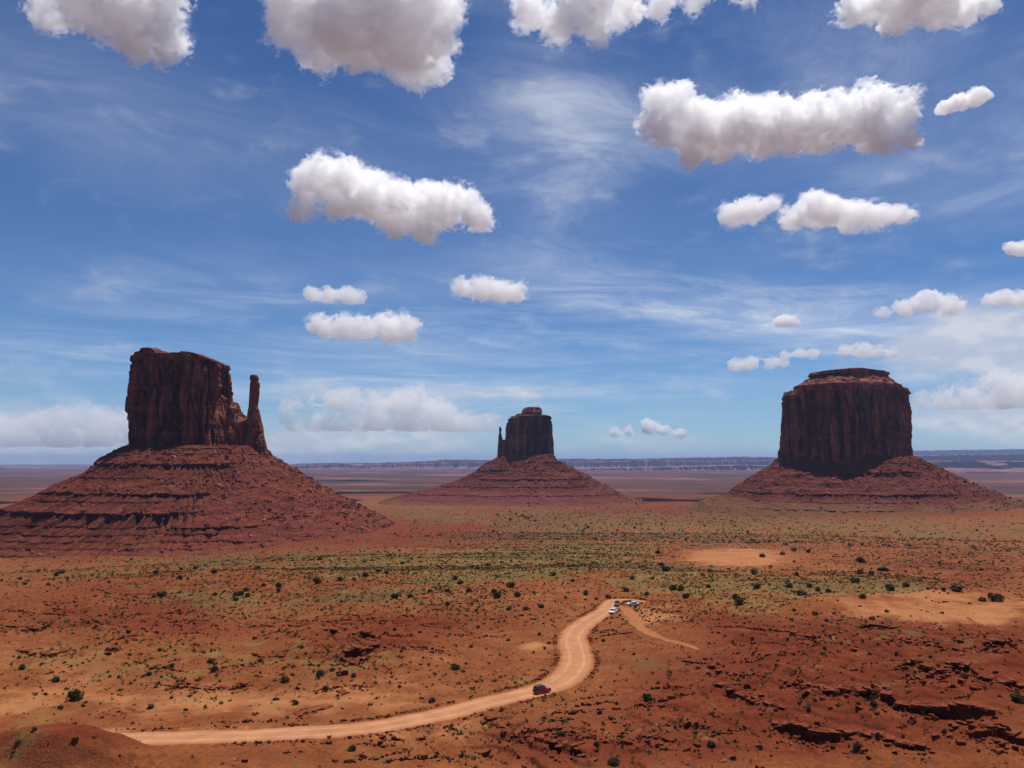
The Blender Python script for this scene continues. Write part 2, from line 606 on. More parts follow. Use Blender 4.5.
def ground_h(X, Y, full=True):
    X = np.asarray(X, float)
    Y = np.asarray(Y, float)
    z = hills_h(X, Y)
    rho = np.hypot(X, Y)
    U, V = plain_uv(X, Y)
    front = (Y > 20) & (rho < 900)
    rk = np.where(front, rockiness(U, V, X, Y), 0)
    near = sstep(900, 350, rho)
    z = z - near * (0.5 + 0.9 * rk) * np.maximum(0, 1 - 3.2 * np.abs(fbm2(X / 34, Y / 34, 3, 17))) ** 2
    rgt = np.where(front, region(U, V, [(900, 700, 240, 80, 1.0), (560, 745, 90, 25, 0.6), (60, 770, 150, 20, 1.0)]), 0)
    z = z + near * rgt * (2.8 * fbm2(X / 30 + 4, Y / 22, 4, 18, 0.5) + 0.9 * np.maximum(0, fbm2(X / 11, Y / 8, 3, 19, 0.5)))
    z = z + near * (0.55 * fbm2(X / 16, Y / 16, 3, 15) + (0.10 + 0.30 * rk) * fbm2(X / 4.2, Y / 4.2, 3, 22, 0.6))
    # strata: soft terraces where rock shows
    st = 1.25
    tw = 2.2 * vnoise2(X / 30, Y / 30, 91)
    q = (z + tw) / st
    fq = q - np.floor(q)
    zt = (np.floor(q) + sstep(0.42, 0.58, fq)) * st - tw
    z = z + (zt - z) * np.clip(rk * 1.2, 0, 0.85) * near * np.where((U > 680) & (V > 600), 0.35, 0.8)
    z = ledges_h(X, Y, z)
    z = z + near * (0.05 + 0.10 * rk) * vnoise2(X / 0.9, Y / 0.9, 44)
    if full:
        for P, sh, edge in ((ROAD, 3.0, 1), (TRACK, 3.5, 0)):
            d, hz, hw = path_dist(X, Y, P)
            k = sstep(hw + sh + 2.0, hw + 0.4, d)
            berm = edge * 0.45 * np.exp(-((d - hw - 0.9) / 0.6) ** 2) * (0.6 + 0.8 * vnoise2(X / 2.5, Y / 2.5, 19))
            z = z * (1 - k) + (hz - 0.12) * k + berm
    return z


# ------------------------------------------------------------------ ground sheet
def ground_rows():
    Dn = np.geomspace(25, 80000, 6000)
    yy = 461 + FPX * np.interp(Dn, _PD, _PH) / Dn
    m = np.abs(np.gradient(yy)) / 0.62 + np.gradient(np.log(Dn)) * 62
    m = m * np.where(Dn < 110, 0.18, 1.0)
    m = np.where((Dn > 110) & (Dn < 900), m * 1.15, m)
    c = np.cumsum(m)
    n = int(c[-1])
    return np.interp(np.linspace(c[0], c[-1], n), c, Dn)


rows = ground_rows()
pxs = np.arange(-160, 1184, 0.85)
ang = np.arctan((pxs - 512) / FPX)
side = np.linspace(ang[-1] + 0.02, 2 * math.pi + ang[0] - 0.02, 120)
ang = np.concatenate([ang, side])
RH, AN = np.meshgrid(rows, ang, indexing='ij')
GX, GY = RH * np.sin(AN), RH * np.cos(AN)
GZ = ground_h(GX, GY)
U, V = plain_uv(GX, GY)
U = np.clip(U, -2000, 3000)
V = np.clip(V, 461, 3000)
n1 = fbm2(GX / 30, GY / 30, 4, 200)
n2 = fbm2(GX / 160, GY / 160, 4, 210)
far = sstep(500, 1500, RH)
nz = n1 * (1 - far) + n2 * far
uvn = fbm2(U / 60, V / 14, 4, 220)
# colour regions: R sand, G scrub/grass cover, B dark red rock
sand = region(U, V, [(735, 559, 50, 11, 1.5), (950, 612, 130, 17, 1.1), (830, 596, 60, 9, 0.55), (90, 700, 130, 22, 0.85), (300, 700, 160, 20, 0.6),
                     (655, 618, 34, 13, 0.9), (540, 652, 20, 8, 1.0), (470, 600, 60, 16, 0.35), (560, 600, 60, 12, 0.3), (430, 740, 70, 16, 0.8),
                     (110, 608, 10, 6, 0.7), (60, 665, 90, 15, 0.5), (690, 480, 110, 5, 0.9), (950, 487, 40, 3, 0.9), (420, 672, 40, 14, 0.5),
                     (250, 735, 300, 7, 0.6), (860, 572, 160, 8, 0.3)])
scrub = region(U, V, [(640, 528, 170, 16, 0.7), (800, 532, 140, 12, 0.65), (430, 570, 130, 18, 0.85), (560, 560, 110, 26, 0.85), (470, 512, 120, 7, 0.9),
                      (820, 590, 120, 16, 0.8), (700, 585, 80, 14, 0.6), (250, 560, 220, 10, 0.55), (140, 575, 180, 14, 0.4), (300, 600, 160, 14, 0.55),
                      (950, 530, 120, 10, 0.55), (1000, 545, 90, 18, 0.35), (240, 660, 260, 16, 0.4), (520, 690, 50, 10, 0.35), (650, 520, 420, 6, 0.6),
                      (560, 480, 700, 4, 0.35), (970, 497, 80, 4, 0.7), (60, 478, 120, 4, 0.5), (640, 592, 60, 8, 0.6), (760, 610, 60, 10, 0.6)])
rk = np.where(GY > 20, rockiness(U, V, GX, GY), 0.4)
sand = np.clip(sand * (0.85 + 0.9 * nz) + 0.2 * uvn * (sand > 0.08), 0, 1.2)
scrub = np.clip(scrub * (1 + 0.6 * uvn) + 0.2 * nz, 0, 1)
red = np.clip(rk * 0.9 + region(U, V, [(480, 535, 160, 14, 0.7), (620, 497, 160, 8, 0.8), (380, 492, 160, 6, 0.7), (940, 575, 100, 18, 0.3), (880, 505, 200, 10, 0.6),
                                       (180, 560, 260, 9, 0.6), (890, 700, 240, 80, 0.6), (50, 768, 130, 18, 0.9), (600, 514, 420, 10, 0.8), (300, 535, 160, 16, 0.8), (130, 590, 200, 22, 0.3)]) + 0.3 * nz, 0, 1)
VERT = np.stack([GX, GY, GZ], -1).reshape(-1, 3)
cen = np.array([[0, 0, float(ground_h(np.array([[0.0]]), np.array([[1.0]]))[0, 0])]])
gfaces = grid_faces(len(rows), len(ang), True)
me = np_mesh('ground', VERT, gfaces[:, ::-1], True)
ca = me.color_attributes.new('regions', 'FLOAT_COLOR', 'POINT')
ca.data.foreach_set('color', np.stack([sand, scrub, red, far], -1).reshape(-1).astype(np.float32))

gm, t, b = material('desert_soil', 0.95, 0.1)
at = t.n('ShaderNodeVertexColor', layer_name='regions')
sp = t.n('ShaderNodeSeparateColor')
t.l(at.outputs[0], sp.inputs[0])
geo = t.n('ShaderNodeNewGeometry')
pos = geo.outputs['Position']
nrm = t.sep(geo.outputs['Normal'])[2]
flatp = t.vmath('MULTIPLY', pos, (1, 1, 0.3))
n_s = t.noise(flatp, 0.9, 5, 0.65)
n_m = t.noise(flatp, 0.12, 5, 0.6)
n_l = t.noise(flatp, 0.012, 5, 0.6)
n_xl = t.noise(flatp, 0.0016, 5, 0.6)
farf = at.outputs['Alpha']
soil = t.mix(t.ramp(n_m, 0.3, 0.7), (0.205, 0.056, 0.016), (0.300, 0.100, 0.028))
soil = t.mix(t.ramp(n_s, 0.35, 0.75), soil, (0.135, 0.040, 0.018))
redc = t.mix(t.ramp(n_m, 0.3, 0.7), (0.122, 0.023, 0.009), (0.185, 0.040, 0.014))
redc = t.mix(t.ramp(n_s, 0.5, 0.8), redc, (0.080, 0.020, 0.012))
n_g = t.noise(flatp, 0.45, 6, 0.7)
sandc = t.mix(t.ramp(n_m, 0.3, 0.7), (0.335, 0.125, 0.044), (0.41, 0.170, 0.066))
grass = t.mix(t.ramp(n_m, 0.3, 0.7), (0.160, 0.112, 0.032), (0.240, 0.162, 0.048))
grass = t.mix(t.ramp(n_l, 0.35, 0.7), grass, (0.100, 0.072, 0.026))
grass = t.mix(t.ramp(t.vmath('LENGTH', pos), 500, 1400, 0, 0.65), grass, (0.115, 0.084, 0.030))
c = t.mix(t.ramp(t.math('ADD', sp.outputs[2], t.math('MULTIPLY', t.math('SUBTRACT', n_m, 0.5), 1.6)), 0.1, 0.9), soil, redc)
c = t.mix(t.ramp(t.math('ADD', sp.outputs[0], t.math('MULTIPLY', t.math('ADD', t.math('SUBTRACT', n_m, 0.5), t.math('SUBTRACT', n_s, 0.5)), 1.3)), 0.15, 1.0), c, sandc)
# scrub cover: broken into speckles at two sizes
n_h = t.noise(flatp, 0.035, 5, 0.65)
speck = t.math('ADD', t.math('MULTIPLY', t.math('SUBTRACT', n_s, 0.5), 2.2), t.math('ADD', t.math('MULTIPLY', t.math('SUBTRACT', n_m, 0.5), 2.4), t.math('MULTIPLY', t.math('SUBTRACT', n_h, 0.5), 2.4)))
str_ = t.noise(t.vmath('MULTIPLY', pos, (1, 0.13, 0)), 0.045, 6, 0.68)
str2 = t.noise(t.vmath('MULTIPLY', pos, (1, 0.12, 0)), 0.19, 4, 0.7)
fz = t.ramp(t.vmath('LENGTH', pos), 450, 1300)
speck = t.math('ADD', speck, t.math('MULTIPLY', fz, t.math('ADD', t.math('MULTIPLY', t.math('SUBTRACT', str_, 0.5), 3.4), t.math('MULTIPLY', t.math('SUBTRACT', str2, 0.5), 1.8))))
cov = t.ramp(t.math('ADD', t.math('ADD', sp.outputs[1], speck), t.math('MULTIPLY', t.math('SUBTRACT', n_l, 0.5), 2.2)), 0.30, 0.95)
c = t.mix(t.math('MULTIPLY', cov, t.ramp(t.vmath('LENGTH', pos), 500, 1500, 0.85, 0.62)), c, grass)
c = t.mix(t.math('MULTIPLY', t.ramp(n_g, 0.56, 0.70), 0.55), c, (0.085, 0.032, 0.018))
c = t.mix(t.math('MULTIPLY', t.ramp(n_g, 0.40, 0.30), 0.30), c, (0.36, 0.15, 0.06))
dkp = t.math('MULTIPLY', fz, t.ramp(t.math('ADD', str2, t.math('MULTIPLY', str_, 0.5)), 0.80, 0.90))
c = t.mix(t.math('MULTIPLY', dkp, 0.65), c, (0.058, 0.045, 0.022))
c = t.mix(t.math('MULTIPLY', fz, t.ramp(str_, 0.42, 0.30, 0, 0.6)), c, (0.150, 0.038, 0.018))
# bare risers are darker rock
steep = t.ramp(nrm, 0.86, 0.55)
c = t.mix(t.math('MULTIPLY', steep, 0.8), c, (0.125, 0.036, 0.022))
# far plain: broad muted bands of soil and sage
fb = t.noise(t.vmath('MULTIPLY', pos, (0.6, 1.0, 0)), 0.0011, 5, 0.6)
farc = t.mix(t.ramp(fb, 0.42, 0.6), (0.105, 0.034, 0.022), (0.040, 0.030, 0.021))
farc = t.mix(t.ramp(t.noise(pos, 0.0005, 4, 0.6), 0.5, 0.66), farc, (0.20, 0.085, 0.050))
rho = t.vmath('LENGTH', pos)
c = t.mix(t.ramp(rho, 2600, 6000), c, farc)
t.l(c, b.inputs['Base Color'])
bp = t.n('ShaderNodeBump')
bp.inputs['Strength'].default_value = 0.7
bp.inputs['Distance'].default_value = 0.5
t.l(t.math('ADD', n_s, t.noise(flatp, 3.5, 3, 0.6)), bp.inputs['Height'])
t.l(bp.outputs[0], b.inputs['Normal'])
ground = tag(link('ground', me, gm), kind='structure')


# ------------------------------------------------------------------ road and side track (sheets just above the graded soil)
def path_sheet(name, P, mat, lift, seed):
    d = np.gradient(P[:, :2], axis=0)
    d /= np.linalg.norm(d, axis=1)[:, None]
    nn = np.stack([d[:, 1], -d[:, 0]], 1)
    s = np.concatenate([[0], np.cumsum(np.linalg.norm(np.diff(P[:, :2], axis=0), axis=1))])
    cols = np.linspace(-1, 1, 13)
    el_ = vnoise2(s / 3.0, s * 0 + 1, seed) * 0.8 + vnoise2(s / 11, s * 0 + 5, seed) * 0.9
    er_ = vnoise2(s / 3.0, s * 0 + 9, seed) * 0.8 + vnoise2(s / 11, s * 0 + 15, seed) * 0.9
    V_ = []
    for cidx in cols:
        wdt = P[:, 2] / 2 * cidx + np.where(cidx < 0, -el_ * -cidx, er_ * cidx)
        x = P[:, 0] + nn[:, 0] * wdt
        y = P[:, 1] + nn[:, 1] * wdt
        rut = -0.05 * np.exp(-((abs(cidx) - 0.45) / 0.12) ** 2)
        z = P[:, 3] + lift + rut - 0.10 * abs(cidx) ** 6
        V_.append(np.stack([x, y, z], 1))
    V_ = np.stack(V_, 1)
    me_ = np_mesh(name, V_.reshape(-1, 3), grid_faces(len(P), len(cols)), True)
    uv = me_.color_attributes.new('across', 'FLOAT_COLOR', 'POINT')
    a_ = np.zeros((len(P), len(cols), 4))
    a_[:, :, 0] = np.abs(cols)[None]
    a_[:, :, 3] = 1
    uv.data.foreach_set('color', a_.reshape(-1).astype(np.float32))
    return tag(link(name, me_, mat), kind='structure')


rm, t, b = material('road_dirt', 0.95, 0.1)
geo = t.n('ShaderNodeNewGeometry')
at = t.n('ShaderNodeVertexColor', layer_name='across')
ac = t.n('ShaderNodeSeparateColor')
t.l(at.outputs[0], ac.inputs[0])
pos = geo.outputs['Position']
n1_ = t.noise(pos, 0.18, 5, 0.6)
n2_ = t.noise(pos, 2.2, 4, 0.6)
c = t.mix(t.ramp(n1_, 0.3, 0.7), (0.34, 0.148, 0.066), (0.43, 0.200, 0.094))
rut = t.math('MULTIPLY', t.ramp(t.math('ABSOLUTE', t.math('SUBTRACT', ac.outputs[0], 0.42)), 0.16, 0.02), 1.0)
c = t.mix(t.math('MULTIPLY', rut, n1_), c, (0.52, 0.26, 0.15))
c = t.mix(t.math('MULTIPLY', t.ramp(n2_, 0.45, 0.8), 0.35), c, (0.34, 0.13, 0.065))
c = t.mix(t.math('MULTIPLY', t.ramp(t.math('ADD', ac.outputs[0], t.math('MULTIPLY', n1_, 0.25)), 0.85, 1.08), 0.9), c, (0.27, 0.090, 0.036))
t.l(c, b.inputs['Base Color'])
bp = t.n('ShaderNodeBump')
bp.inputs['Strength'].default_value = 0.4
bp.inputs['Distance'].default_value = 0.15
t.l(n2_, bp.inputs['Height'])
t.l(bp.outputs[0], b.inputs['Normal'])
path_sheet('dirt_road', ROAD, rm, 0.03, 3)
tm, t, b = material('track_dirt', 0.95, 0.1)
pos = t.n('ShaderNodeNewGeometry').outputs['Position']
t.l(t.mix(t.ramp(t.noise(pos, 0.6, 5, 0.65), 0.3, 0.7), (0.25, 0.082, 0.028), (0.36, 0.145, 0.058)), b.inputs['Base Color'])
path_sheet('dirt_track', TRACK, tm, 0.04, 6)

# ------------------------------------------------------------------ buttes
def rock_material(name, base, dark, light, vs, hs, pale_k=0.35):
    """sheer sandstone: vertical dark varnish streaks, paler fresh patches, thin horizontal beds"""
    m, t, b = material(name, 0.9, 0.15)
    geo = t.n('ShaderNodeNewGeometry')
    p = geo.outputs['Position']
    vert = t.noise(t.vmath('MULTIPLY', p, (vs, vs, vs * 0.10)), 1.0, 6, 0.62, 0.4)
    blot = t.noise(t.vmath('MULTIPLY', p, (vs, vs, vs * 0.55)), 0.35, 5, 0.6, 0.8)
    fine = t.noise(p, vs * 6, 5, 0.65)
    beds = t.noise(t.vmath('MULTIPLY', p, (0.004, 0.004, hs)), 1.0, 4, 0.6)
    c = t.mix(t.ramp(vert, 0.40, 0.58), dark, base)
    c = t.mix(t.math('MULTIPLY', t.ramp(blot, 0.51, 0.61), pale_k + 0.4), c, light)
    c = t.mix(t.math('MULTIPLY', t.ramp(beds, 0.5, 0.62), 0.35), c, dark)
    c = t.mix(t.math('MULTIPLY', t.ramp(fine, 0.5, 0.75), 0.5), c, dark)
    t.l(c, b.inputs['Base Color'])
    bp = t.n('ShaderNodeBump')
    bp.inputs['Strength'].default_value = 1.0
    bp.inputs['Distance'].default_value = 6.0
    t.l(t.math('ADD', fine, t.math('MULTIPLY', vert, 1.5)), bp.inputs['Height'])
    t.l(bp.outputs[0], b.inputs['Normal'])
    return m


def talus_material(name, a, bcol, band, k=1.0, zfoot=-140.0):
    m, t, b = material(name, 0.95, 0.1)
    geo = t.n('ShaderNodeNewGeometry')
    p = geo.outputs['Position']
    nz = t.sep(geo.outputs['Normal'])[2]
    n_f = t.noise(p, 0.22 * k, 6, 0.7)
    n_m = t.noise(p, 0.03 * k, 5, 0.6)
    beds = t.noise(t.vmath('MULTIPLY', p, (0.003, 0.003, 0.20 * k)), 1.0, 5, 0.65)
    c = t.mix(t.ramp(n_m, 0.3, 0.7), a, bcol)
    c = t.mix(t.math('MULTIPLY', t.ramp(beds, 0.45, 0.62), 0.75), c, band)
    c = t.mix(t.math('MULTIPLY', t.ramp(n_f, 0.42, 0.30), 0.75), c, (0.050, 0.015, 0.011))
    c = t.mix(t.math('MULTIPLY', t.ramp(n_f, 0.62, 0.72), 0.55), c, (0.25, 0.095, 0.060))
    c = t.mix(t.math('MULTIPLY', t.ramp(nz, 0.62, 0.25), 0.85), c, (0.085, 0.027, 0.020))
    n_p = t.noise(p, 0.075 * k, 5, 0.7)
    c = t.mix(t.math('MULTIPLY', t.ramp(n_p, 0.54, 0.66), 0.5), c, (0.25, 0.095, 0.058))
    c = t.mix(t.math('MULTIPLY', t.ramp(n_p, 0.44, 0.32), 0.45), c, (0.075, 0.020, 0.014))
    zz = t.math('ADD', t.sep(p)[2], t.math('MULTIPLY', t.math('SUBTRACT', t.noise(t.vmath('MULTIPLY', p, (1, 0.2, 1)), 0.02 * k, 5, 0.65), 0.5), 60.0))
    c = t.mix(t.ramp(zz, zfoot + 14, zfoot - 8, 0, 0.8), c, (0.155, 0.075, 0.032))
    t.l(c, b.inputs['Base Color'])
    bp = t.n('ShaderNodeBump')
    bp.inputs['Strength'].default_value = 0.9
    bp.inputs['Distance'].default_value = 4.0 / k
    t.l(n_f, bp.inputs['Height'])
    t.l(bp.outputs[0], b.inputs['Normal'])
    return m


def zpx(y, D):
    """height at distance D seen in row y (centre column)"""
    d = px_dir(512, y)
    return d[2] / d[1] * D


def xpx(x, y, D):
    d = px_dir(x, y)
    return d[0] / d[1] * D


def stack(rows, D, depth, base_y, top=None, seed=0, expo=3.2, yaw=0.3, flute=(3.0, 14.0), nt=520, nz=200, ledge=1.2, cap=26,
          yshift=0.0, beds=7.0, clefts=(), crack=1.0, rim=0.0):
    """a block of rock built from level slices.  rows: (y_px, xL_px, xR_px) from top to bottom at distance D;
    depth: depth of the plan as a share of its width; top: [(x_px, y_px)] skyline; returns vertices (nz+cap, nt, 3)"""
    rows = sorted(rows)
    D = D + yshift
    yshift = 0.0
    ys = np.array([r[0] for r in rows], float)
    zs = np.array([zpx(r[0], D) for r in rows])
    xl = np.array([xpx(r[1], r[0], D) for r in rows])
    xr = np.array([xpx(r[2], r[0], D) for r in rows])
    zb, zt = zpx(base_y, D), zs[0]
    th = np.linspace(0, 2 * math.pi, nt, endpoint=False)
    # plan: rotated superellipse, normalised to |x|<=1
    ct, st = np.cos(th), np.sin(th)
    sx = np.sign(ct) * np.abs(ct) ** (2 / expo)
    sy = np.sign(st) * np.abs(st) ** (2 / expo) * depth
    pxn, pyn = sx * math.cos(yaw) - sy * math.sin(yaw), sx * math.sin(yaw) + sy * math.cos(yaw)
    mx = np.abs(pxn).max()
    pxn, pyn = pxn / mx, pyn / mx
    dxn, dyn = np.roll(pyn, -1) - np.roll(pyn, 1), -(np.roll(pxn, -1) - np.roll(pxn, 1))
    ln = np.hypot(dxn, dyn) + 1e-9
    nx_, ny_ = dxn / ln, dyn / ln
    per = np.concatenate([[0], np.cumsum(np.hypot(np.diff(pxn), np.diff(pyn)))])
    tv = np.linspace(0, 1, nz)
    Z = zb + tv * (zt - zb)
    XL = np.interp(Z, zs[::-1], xl[::-1])
    XR = np.interp(Z, zs[::-1], xr[::-1])
    cx, hw = (XL + XR) / 2, (XR - XL) / 2
    W = hw.mean()
    X = cx[:, None] + hw[:, None] * pxn[None]
    Y = D + yshift + hw[:, None] * pyn[None]
    Zg = Z[:, None] + 0 * X
    if top is not None:
        tx = np.array([xpx(a, b, D) for a, b in top])
        tz = np.array([zpx(b, D) for a, b in top])
        ztop = np.interp(X, tx, tz)
        Zg = zb + tv[:, None] * (ztop - zb)
    # relief
    u_ = per[None] * W + 0 * X
    f1, f2 = flute
    big = vnoise3(X / (f2 * 2.6), Y / (f2 * 2.6), Zg / (f2 * 16), seed) * f1 * 1.7
    fl = fbm3(X / f2, Y / f2, Zg / (f2 * 5.5), 4, seed + 1, 0.55)
    crk = np.exp(-(np.abs(vnoise3(X / (f2 * 1.15), Y / (f2 * 1.15), Zg / (f2 * 11), seed + 4)) / 0.05) ** 1.0) * crack
    slab = np.round(fbm3(X / (f2 * 0.9), Y / (f2 * 0.9), Zg / (f2 * 3.2), 2, seed + 8) * 2.2) / 2.2
    bed = vnoise3(Zg / beds, X / 160, Y / 160, seed + 2)
    bed2 = vnoise3(Zg / (beds * 0.35), X / 90, Y / 90, seed + 3)
    disp = big + f1 * (1.3 * fl + 1.5 * slab - 3.2 * crk) + ledge * (0.6 * np.sign(bed) * np.abs(bed) ** 0.5 + 0.35 * bed2)
    for (cpx, cw_, cd_, zlo, zhi) in clefts:
        xc_ = xpx(cpx, 430, D)
        wv = 2.5 * cw_ * vnoise3(Zg / 45, Zg * 0 + cpx, Zg * 0, seed + 70)
        disp = disp - 1.5 * cd_ * np.exp(-np.abs((X - xc_ - wv) / cw_) ** 1.6) * (ny_[None] < 0.1) * sstep(zlo - .05, zlo + .05, tv)[:, None] * sstep(zhi + .05, zhi - .05, tv)[:, None]
    edge = sstep(1.0, 0.93, tv)[:, None]
    disp = disp * (0.35 + 0.65 * edge)
    rb_ = 0.02 * vnoise3(X / 40, Y / 40, Zg * 0, seed + 71)
    disp = disp + rim * (sstep(0.945, 0.955, tv[:, None] + rb_) - 1.4 * np.exp(-((tv[:, None] + rb_ - 0.93) / 0.012) ** 2))
    X = X + nx_[None] * disp
    Y = Y + ny_[None] * disp
    V_ = [np.stack([X, Y, Zg], -1)]
    # cap: rings drawing in to the middle with low relief
    ox, oy, oz = X[-1], Y[-1], Zg[-1]
    mcx, mcy = cx[-1], D + yshift
    caps = []
    for i in range(1, cap + 1):
        r = 1 - i / cap
        x = mcx + (ox - mcx) * r
        y = mcy + (oy - mcy) * r
        if top is not None:
            z = np.interp(x, tx, tz)
        else:
            z = oz + 0 * x
        z = z + sstep(0, 0.35, 1 - r) * (f1 * 0.8 * (0.5 + vnoise2(x / (f2 * 1.5), y / (f2 * 1.5), seed + 6)))
        caps.append(np.stack([x, y, z], -1))
    V_.append(np.stack(caps))
    return np.concatenate(V_)


def mesh_stack(V_):
    nr, nc = V_.shape[:2]
    return V_.reshape(-1, 3), grid_faces(nr, nc, True)


def joined(name, stacks, mat, parent):
    vs, fs, off = [], [], 0
    for s in stacks:
        v_, f_ = mesh_stack(s)
        vs.append(v_)
        fs.append(f_ + off)
        off += len(v_)
    loc = np.array(parent.location)
    me_ = np_mesh(name, np.concatenate(vs) - loc, np.concatenate(fs), False)
    return link(name, me_, mat, parent)


def talus(D, left, right, front, back, zc_y, seed, ledges, inner, nt=1500, nz=330, rough=2.2, squash=2.3):
    """apron of fallen rock round a butte.  left/right: (y, x) outline at distance D; front/back: (y, metres towards / away) ;
    ledges: (y, height m, strength)"""
    zl = np.array([zpx(a, D) for a, b in left])[::-1]
    rl = np.array([xpx(b, a, D) for a, b in left])[::-1]
    zr = np.array([zpx(a, D) for a, b in right])[::-1]
    rr = np.array([xpx(b, a, D) for a, b in right])[::-1]
    zf = np.array([a for a, b in front])[::-1]
    rf = np.array([b for a, b in front])[::-1]
    zk = np.array([a for a, b in back])[::-1]
    rb = np.array([b for a, b in back])[::-1]
    cx0 = inner
    ztop = max(zl[-1], zr[-1], zf[-1])
    zbot = min(zl[0], zf[0])
    tv = np.linspace(0, 1, nz)
    Z = zbot + (ztop - zbot) * tv
    th = np.linspace(0, 2 * math.pi, nt, endpoint=False) - math.pi / 2     # starts at the front
    ct, st = np.cos(th), np.sin(th)
    T, ZZ = np.meshgrid(th, Z)
    CT, ST = np.cos(T), np.sin(T)
    # ledge remap: radius follows g(z) instead of z
    g = ZZ.copy()
    und = 0 * ZZ
    along = fbm2(CT * 3 + 5, ST * 3 + ZZ * 0, 4, seed + 40)
    for (y, h, s, x0, x1) in ledges:
        z0 = zpx(y, D)
        wob = (3.2 * fbm2(CT * 5, ST * 5, 3, seed + int(y)) + 1.4 * np.round(1.5 * vnoise2(CT * 16, ST * 16, seed + int(y) + 3))) * min(1.0, h / 4.0)
        bx = CT * 1.0
        xx = np.interp(bx, [-1, 1], [0, 1])
        stg = s * sstep(x0 - 0.04, x0 + 0.04, xx) * sstep(x1 + 0.04, x1 - 0.04, xx) * np.clip(1.0 + 1.1 * fbm2(CT * 26, ST * 26, 4, seed + 7 + int(y), 0.65), 0.15, 1.5)
        hh = h * stg
        q = (ZZ - z0 - wob)
        # below the top of the ledge (q<0 .. -hh) radius frozen; compensate below it over 4h
        k = np.where(q > 0, 0, np.where(q > -hh, -q, hh * np.exp(-(-q - hh) / (3.5 * h))))
        g = g + k
        und = und + stg * 1.6 * (h / 5) * np.exp(-((q + hh * 0.62) / (0.35 * hh + 0.4)) ** 2) * (hh > 1)
    RL = cx0 - np.interp(g, zl, rl)
    RR = np.interp(g, zr, rr) - cx0
    RF = np.interp(g, zf, rf)
    RB = np.interp(g, zk, rb)
    A = np.where(CT < 0, RL, RR)
    B = np.where(ST < 0, RF, RB)
    rad = 1.0 / ((np.abs(CT) / A) ** squash + (np.abs(ST) / B) ** squash) ** (1 / squash)
    rad = rad - und
    X = cx0 + rad * CT
    Y = D + rad * ST
    f = 1 - tv[:, None]
    gul = fbm3(np.cos(T) * 7, np.sin(T) * 7, ZZ / 60, 3, seed + 2) * 6 * sstep(0, 0.25, f)
    loose = fbm3(X / 30, Y / 30, ZZ / 24, 5, seed + 3, 0.72) * rough * 1.7
    loose = loose + fbm3(X / 75, Y / 75, ZZ / 50, 2, seed + 31) * 9 * sstep(0, 0.3, f)
    loose = loose + np.maximum(0, vnoise3(X / 5, Y / 5, ZZ / 5, seed + 11) - 0.25) * rough * 1.6
    r2 = rad + gul + loose
    X = cx0 + r2 * CT
    Y = D + r2 * ST
    V_ = np.stack([X, Y, ZZ], -1)
    cap_ = []
    for i in range(1, 9):
        r = 1 - i / 8
        cap_.append(np.stack([cx0 + (X[-1] - cx0) * r, D + (Y[-1] - D) * r, ZZ[-1] + 2 * (1 - r)], -1))
    return np.concatenate([V_, np.stack(cap_)])


def butte_root(name, label, D, x, y):
    o = bpy.data.objects.new(name, None)
    col.objects.link(o)
    xx, zz = xpx(x, y, D), zpx(y, D)
    o.location = (xx, D, zz)
    o.empty_display_size = 20
    return tag(o, label, 'butte')


cliff_a = rock_material('cliff_sandstone', (0.320, 0.090, 0.046), (0.072, 0.023, 0.015), (0.44, 0.175, 0.095), 0.065, 0.10, 0.25)
cliff_b = rock_material('cliff_sandstone_far', (0.260, 0.076, 0.045), (0.042, 0.014, 0.011), (0.44, 0.18, 0.115), 0.036, 0.06, 0.30)
cliff_c = rock_material('cliff_sandstone_broad', (0.320, 0.094, 0.049), (0.064, 0.021, 0.015), (0.40, 0.16, 0.09), 0.050, 0.08, 0.15)
tal_a = talus_material('talus_soil', (0.145, 0.033, 0.019), (0.185, 0.047, 0.025), (0.105, 0.024, 0.016), 1.0, -160.0)
tal_b = talus_material('talus_soil_far', (0.120, 0.029, 0.020), (0.155, 0.041, 0.027), (0.092, 0.023, 0.017), 0.6, -158.0)
tal_c = talus_material('talus_soil_broad', (0.120, 0.029, 0.018), (0.160, 0.042, 0.025), (0.092, 0.023, 0.016), 0.8, -118.0)

# ---- the left butte: main block, shoulder and tall thin spire
D1 = 1700.0
b1 = butte_root('butte', 'large dark red butte with a tall thin spire off its right end', D1, 190, 535)
main1 = stack([(350, 136, 226), (365, 135.5, 227), (380, 132.5, 228), (392, 131, 229), (405, 130.5, 231), (430, 131, 235), (448, 131, 239), (462, 131, 243)], D1, 0.62, 462,
              top=[(120, 374), (132, 372), (134, 361), (136, 358), (141, 357), (142, 354.5), (148, 353.5), (150, 350.8), (161, 351), (166, 354), (168, 356.5), (180, 356.5), (188, 356), (193, 355), (205, 356.5), (213, 360), (222, 363.5), (226, 366), (230, 380), (240, 385)],
              seed=3, expo=3.4, yaw=-0.16, flute=(5.2, 24.0), nt=1300, nz=360, ledge=1.8, beds=9, rim=2.6, clefts=[(142, 3, 10, 0.0, 1), (155, 4, 9, 0, 0.8), (168, 3.5, 16, 0.1, 1), (176, 4, 10, 0.3, 1), (186.5, 6.5, 34, 0.0, 1), (200, 2.5, 8, 0.2, 0.9), (211, 3, 9, 0.0, 0.7), (219, 2.5, 15, 0.3, 1), (225, 2.5, 10, 0.2, 1)])
knob = stack([(371, 130, 141), (373, 129.4, 141.5), (384, 129.5, 140), (390, 132, 138)], D1, 0.8, 390, seed=9, flute=(0.6, 8), nt=90, nz=30, cap=6, yshift=-62)
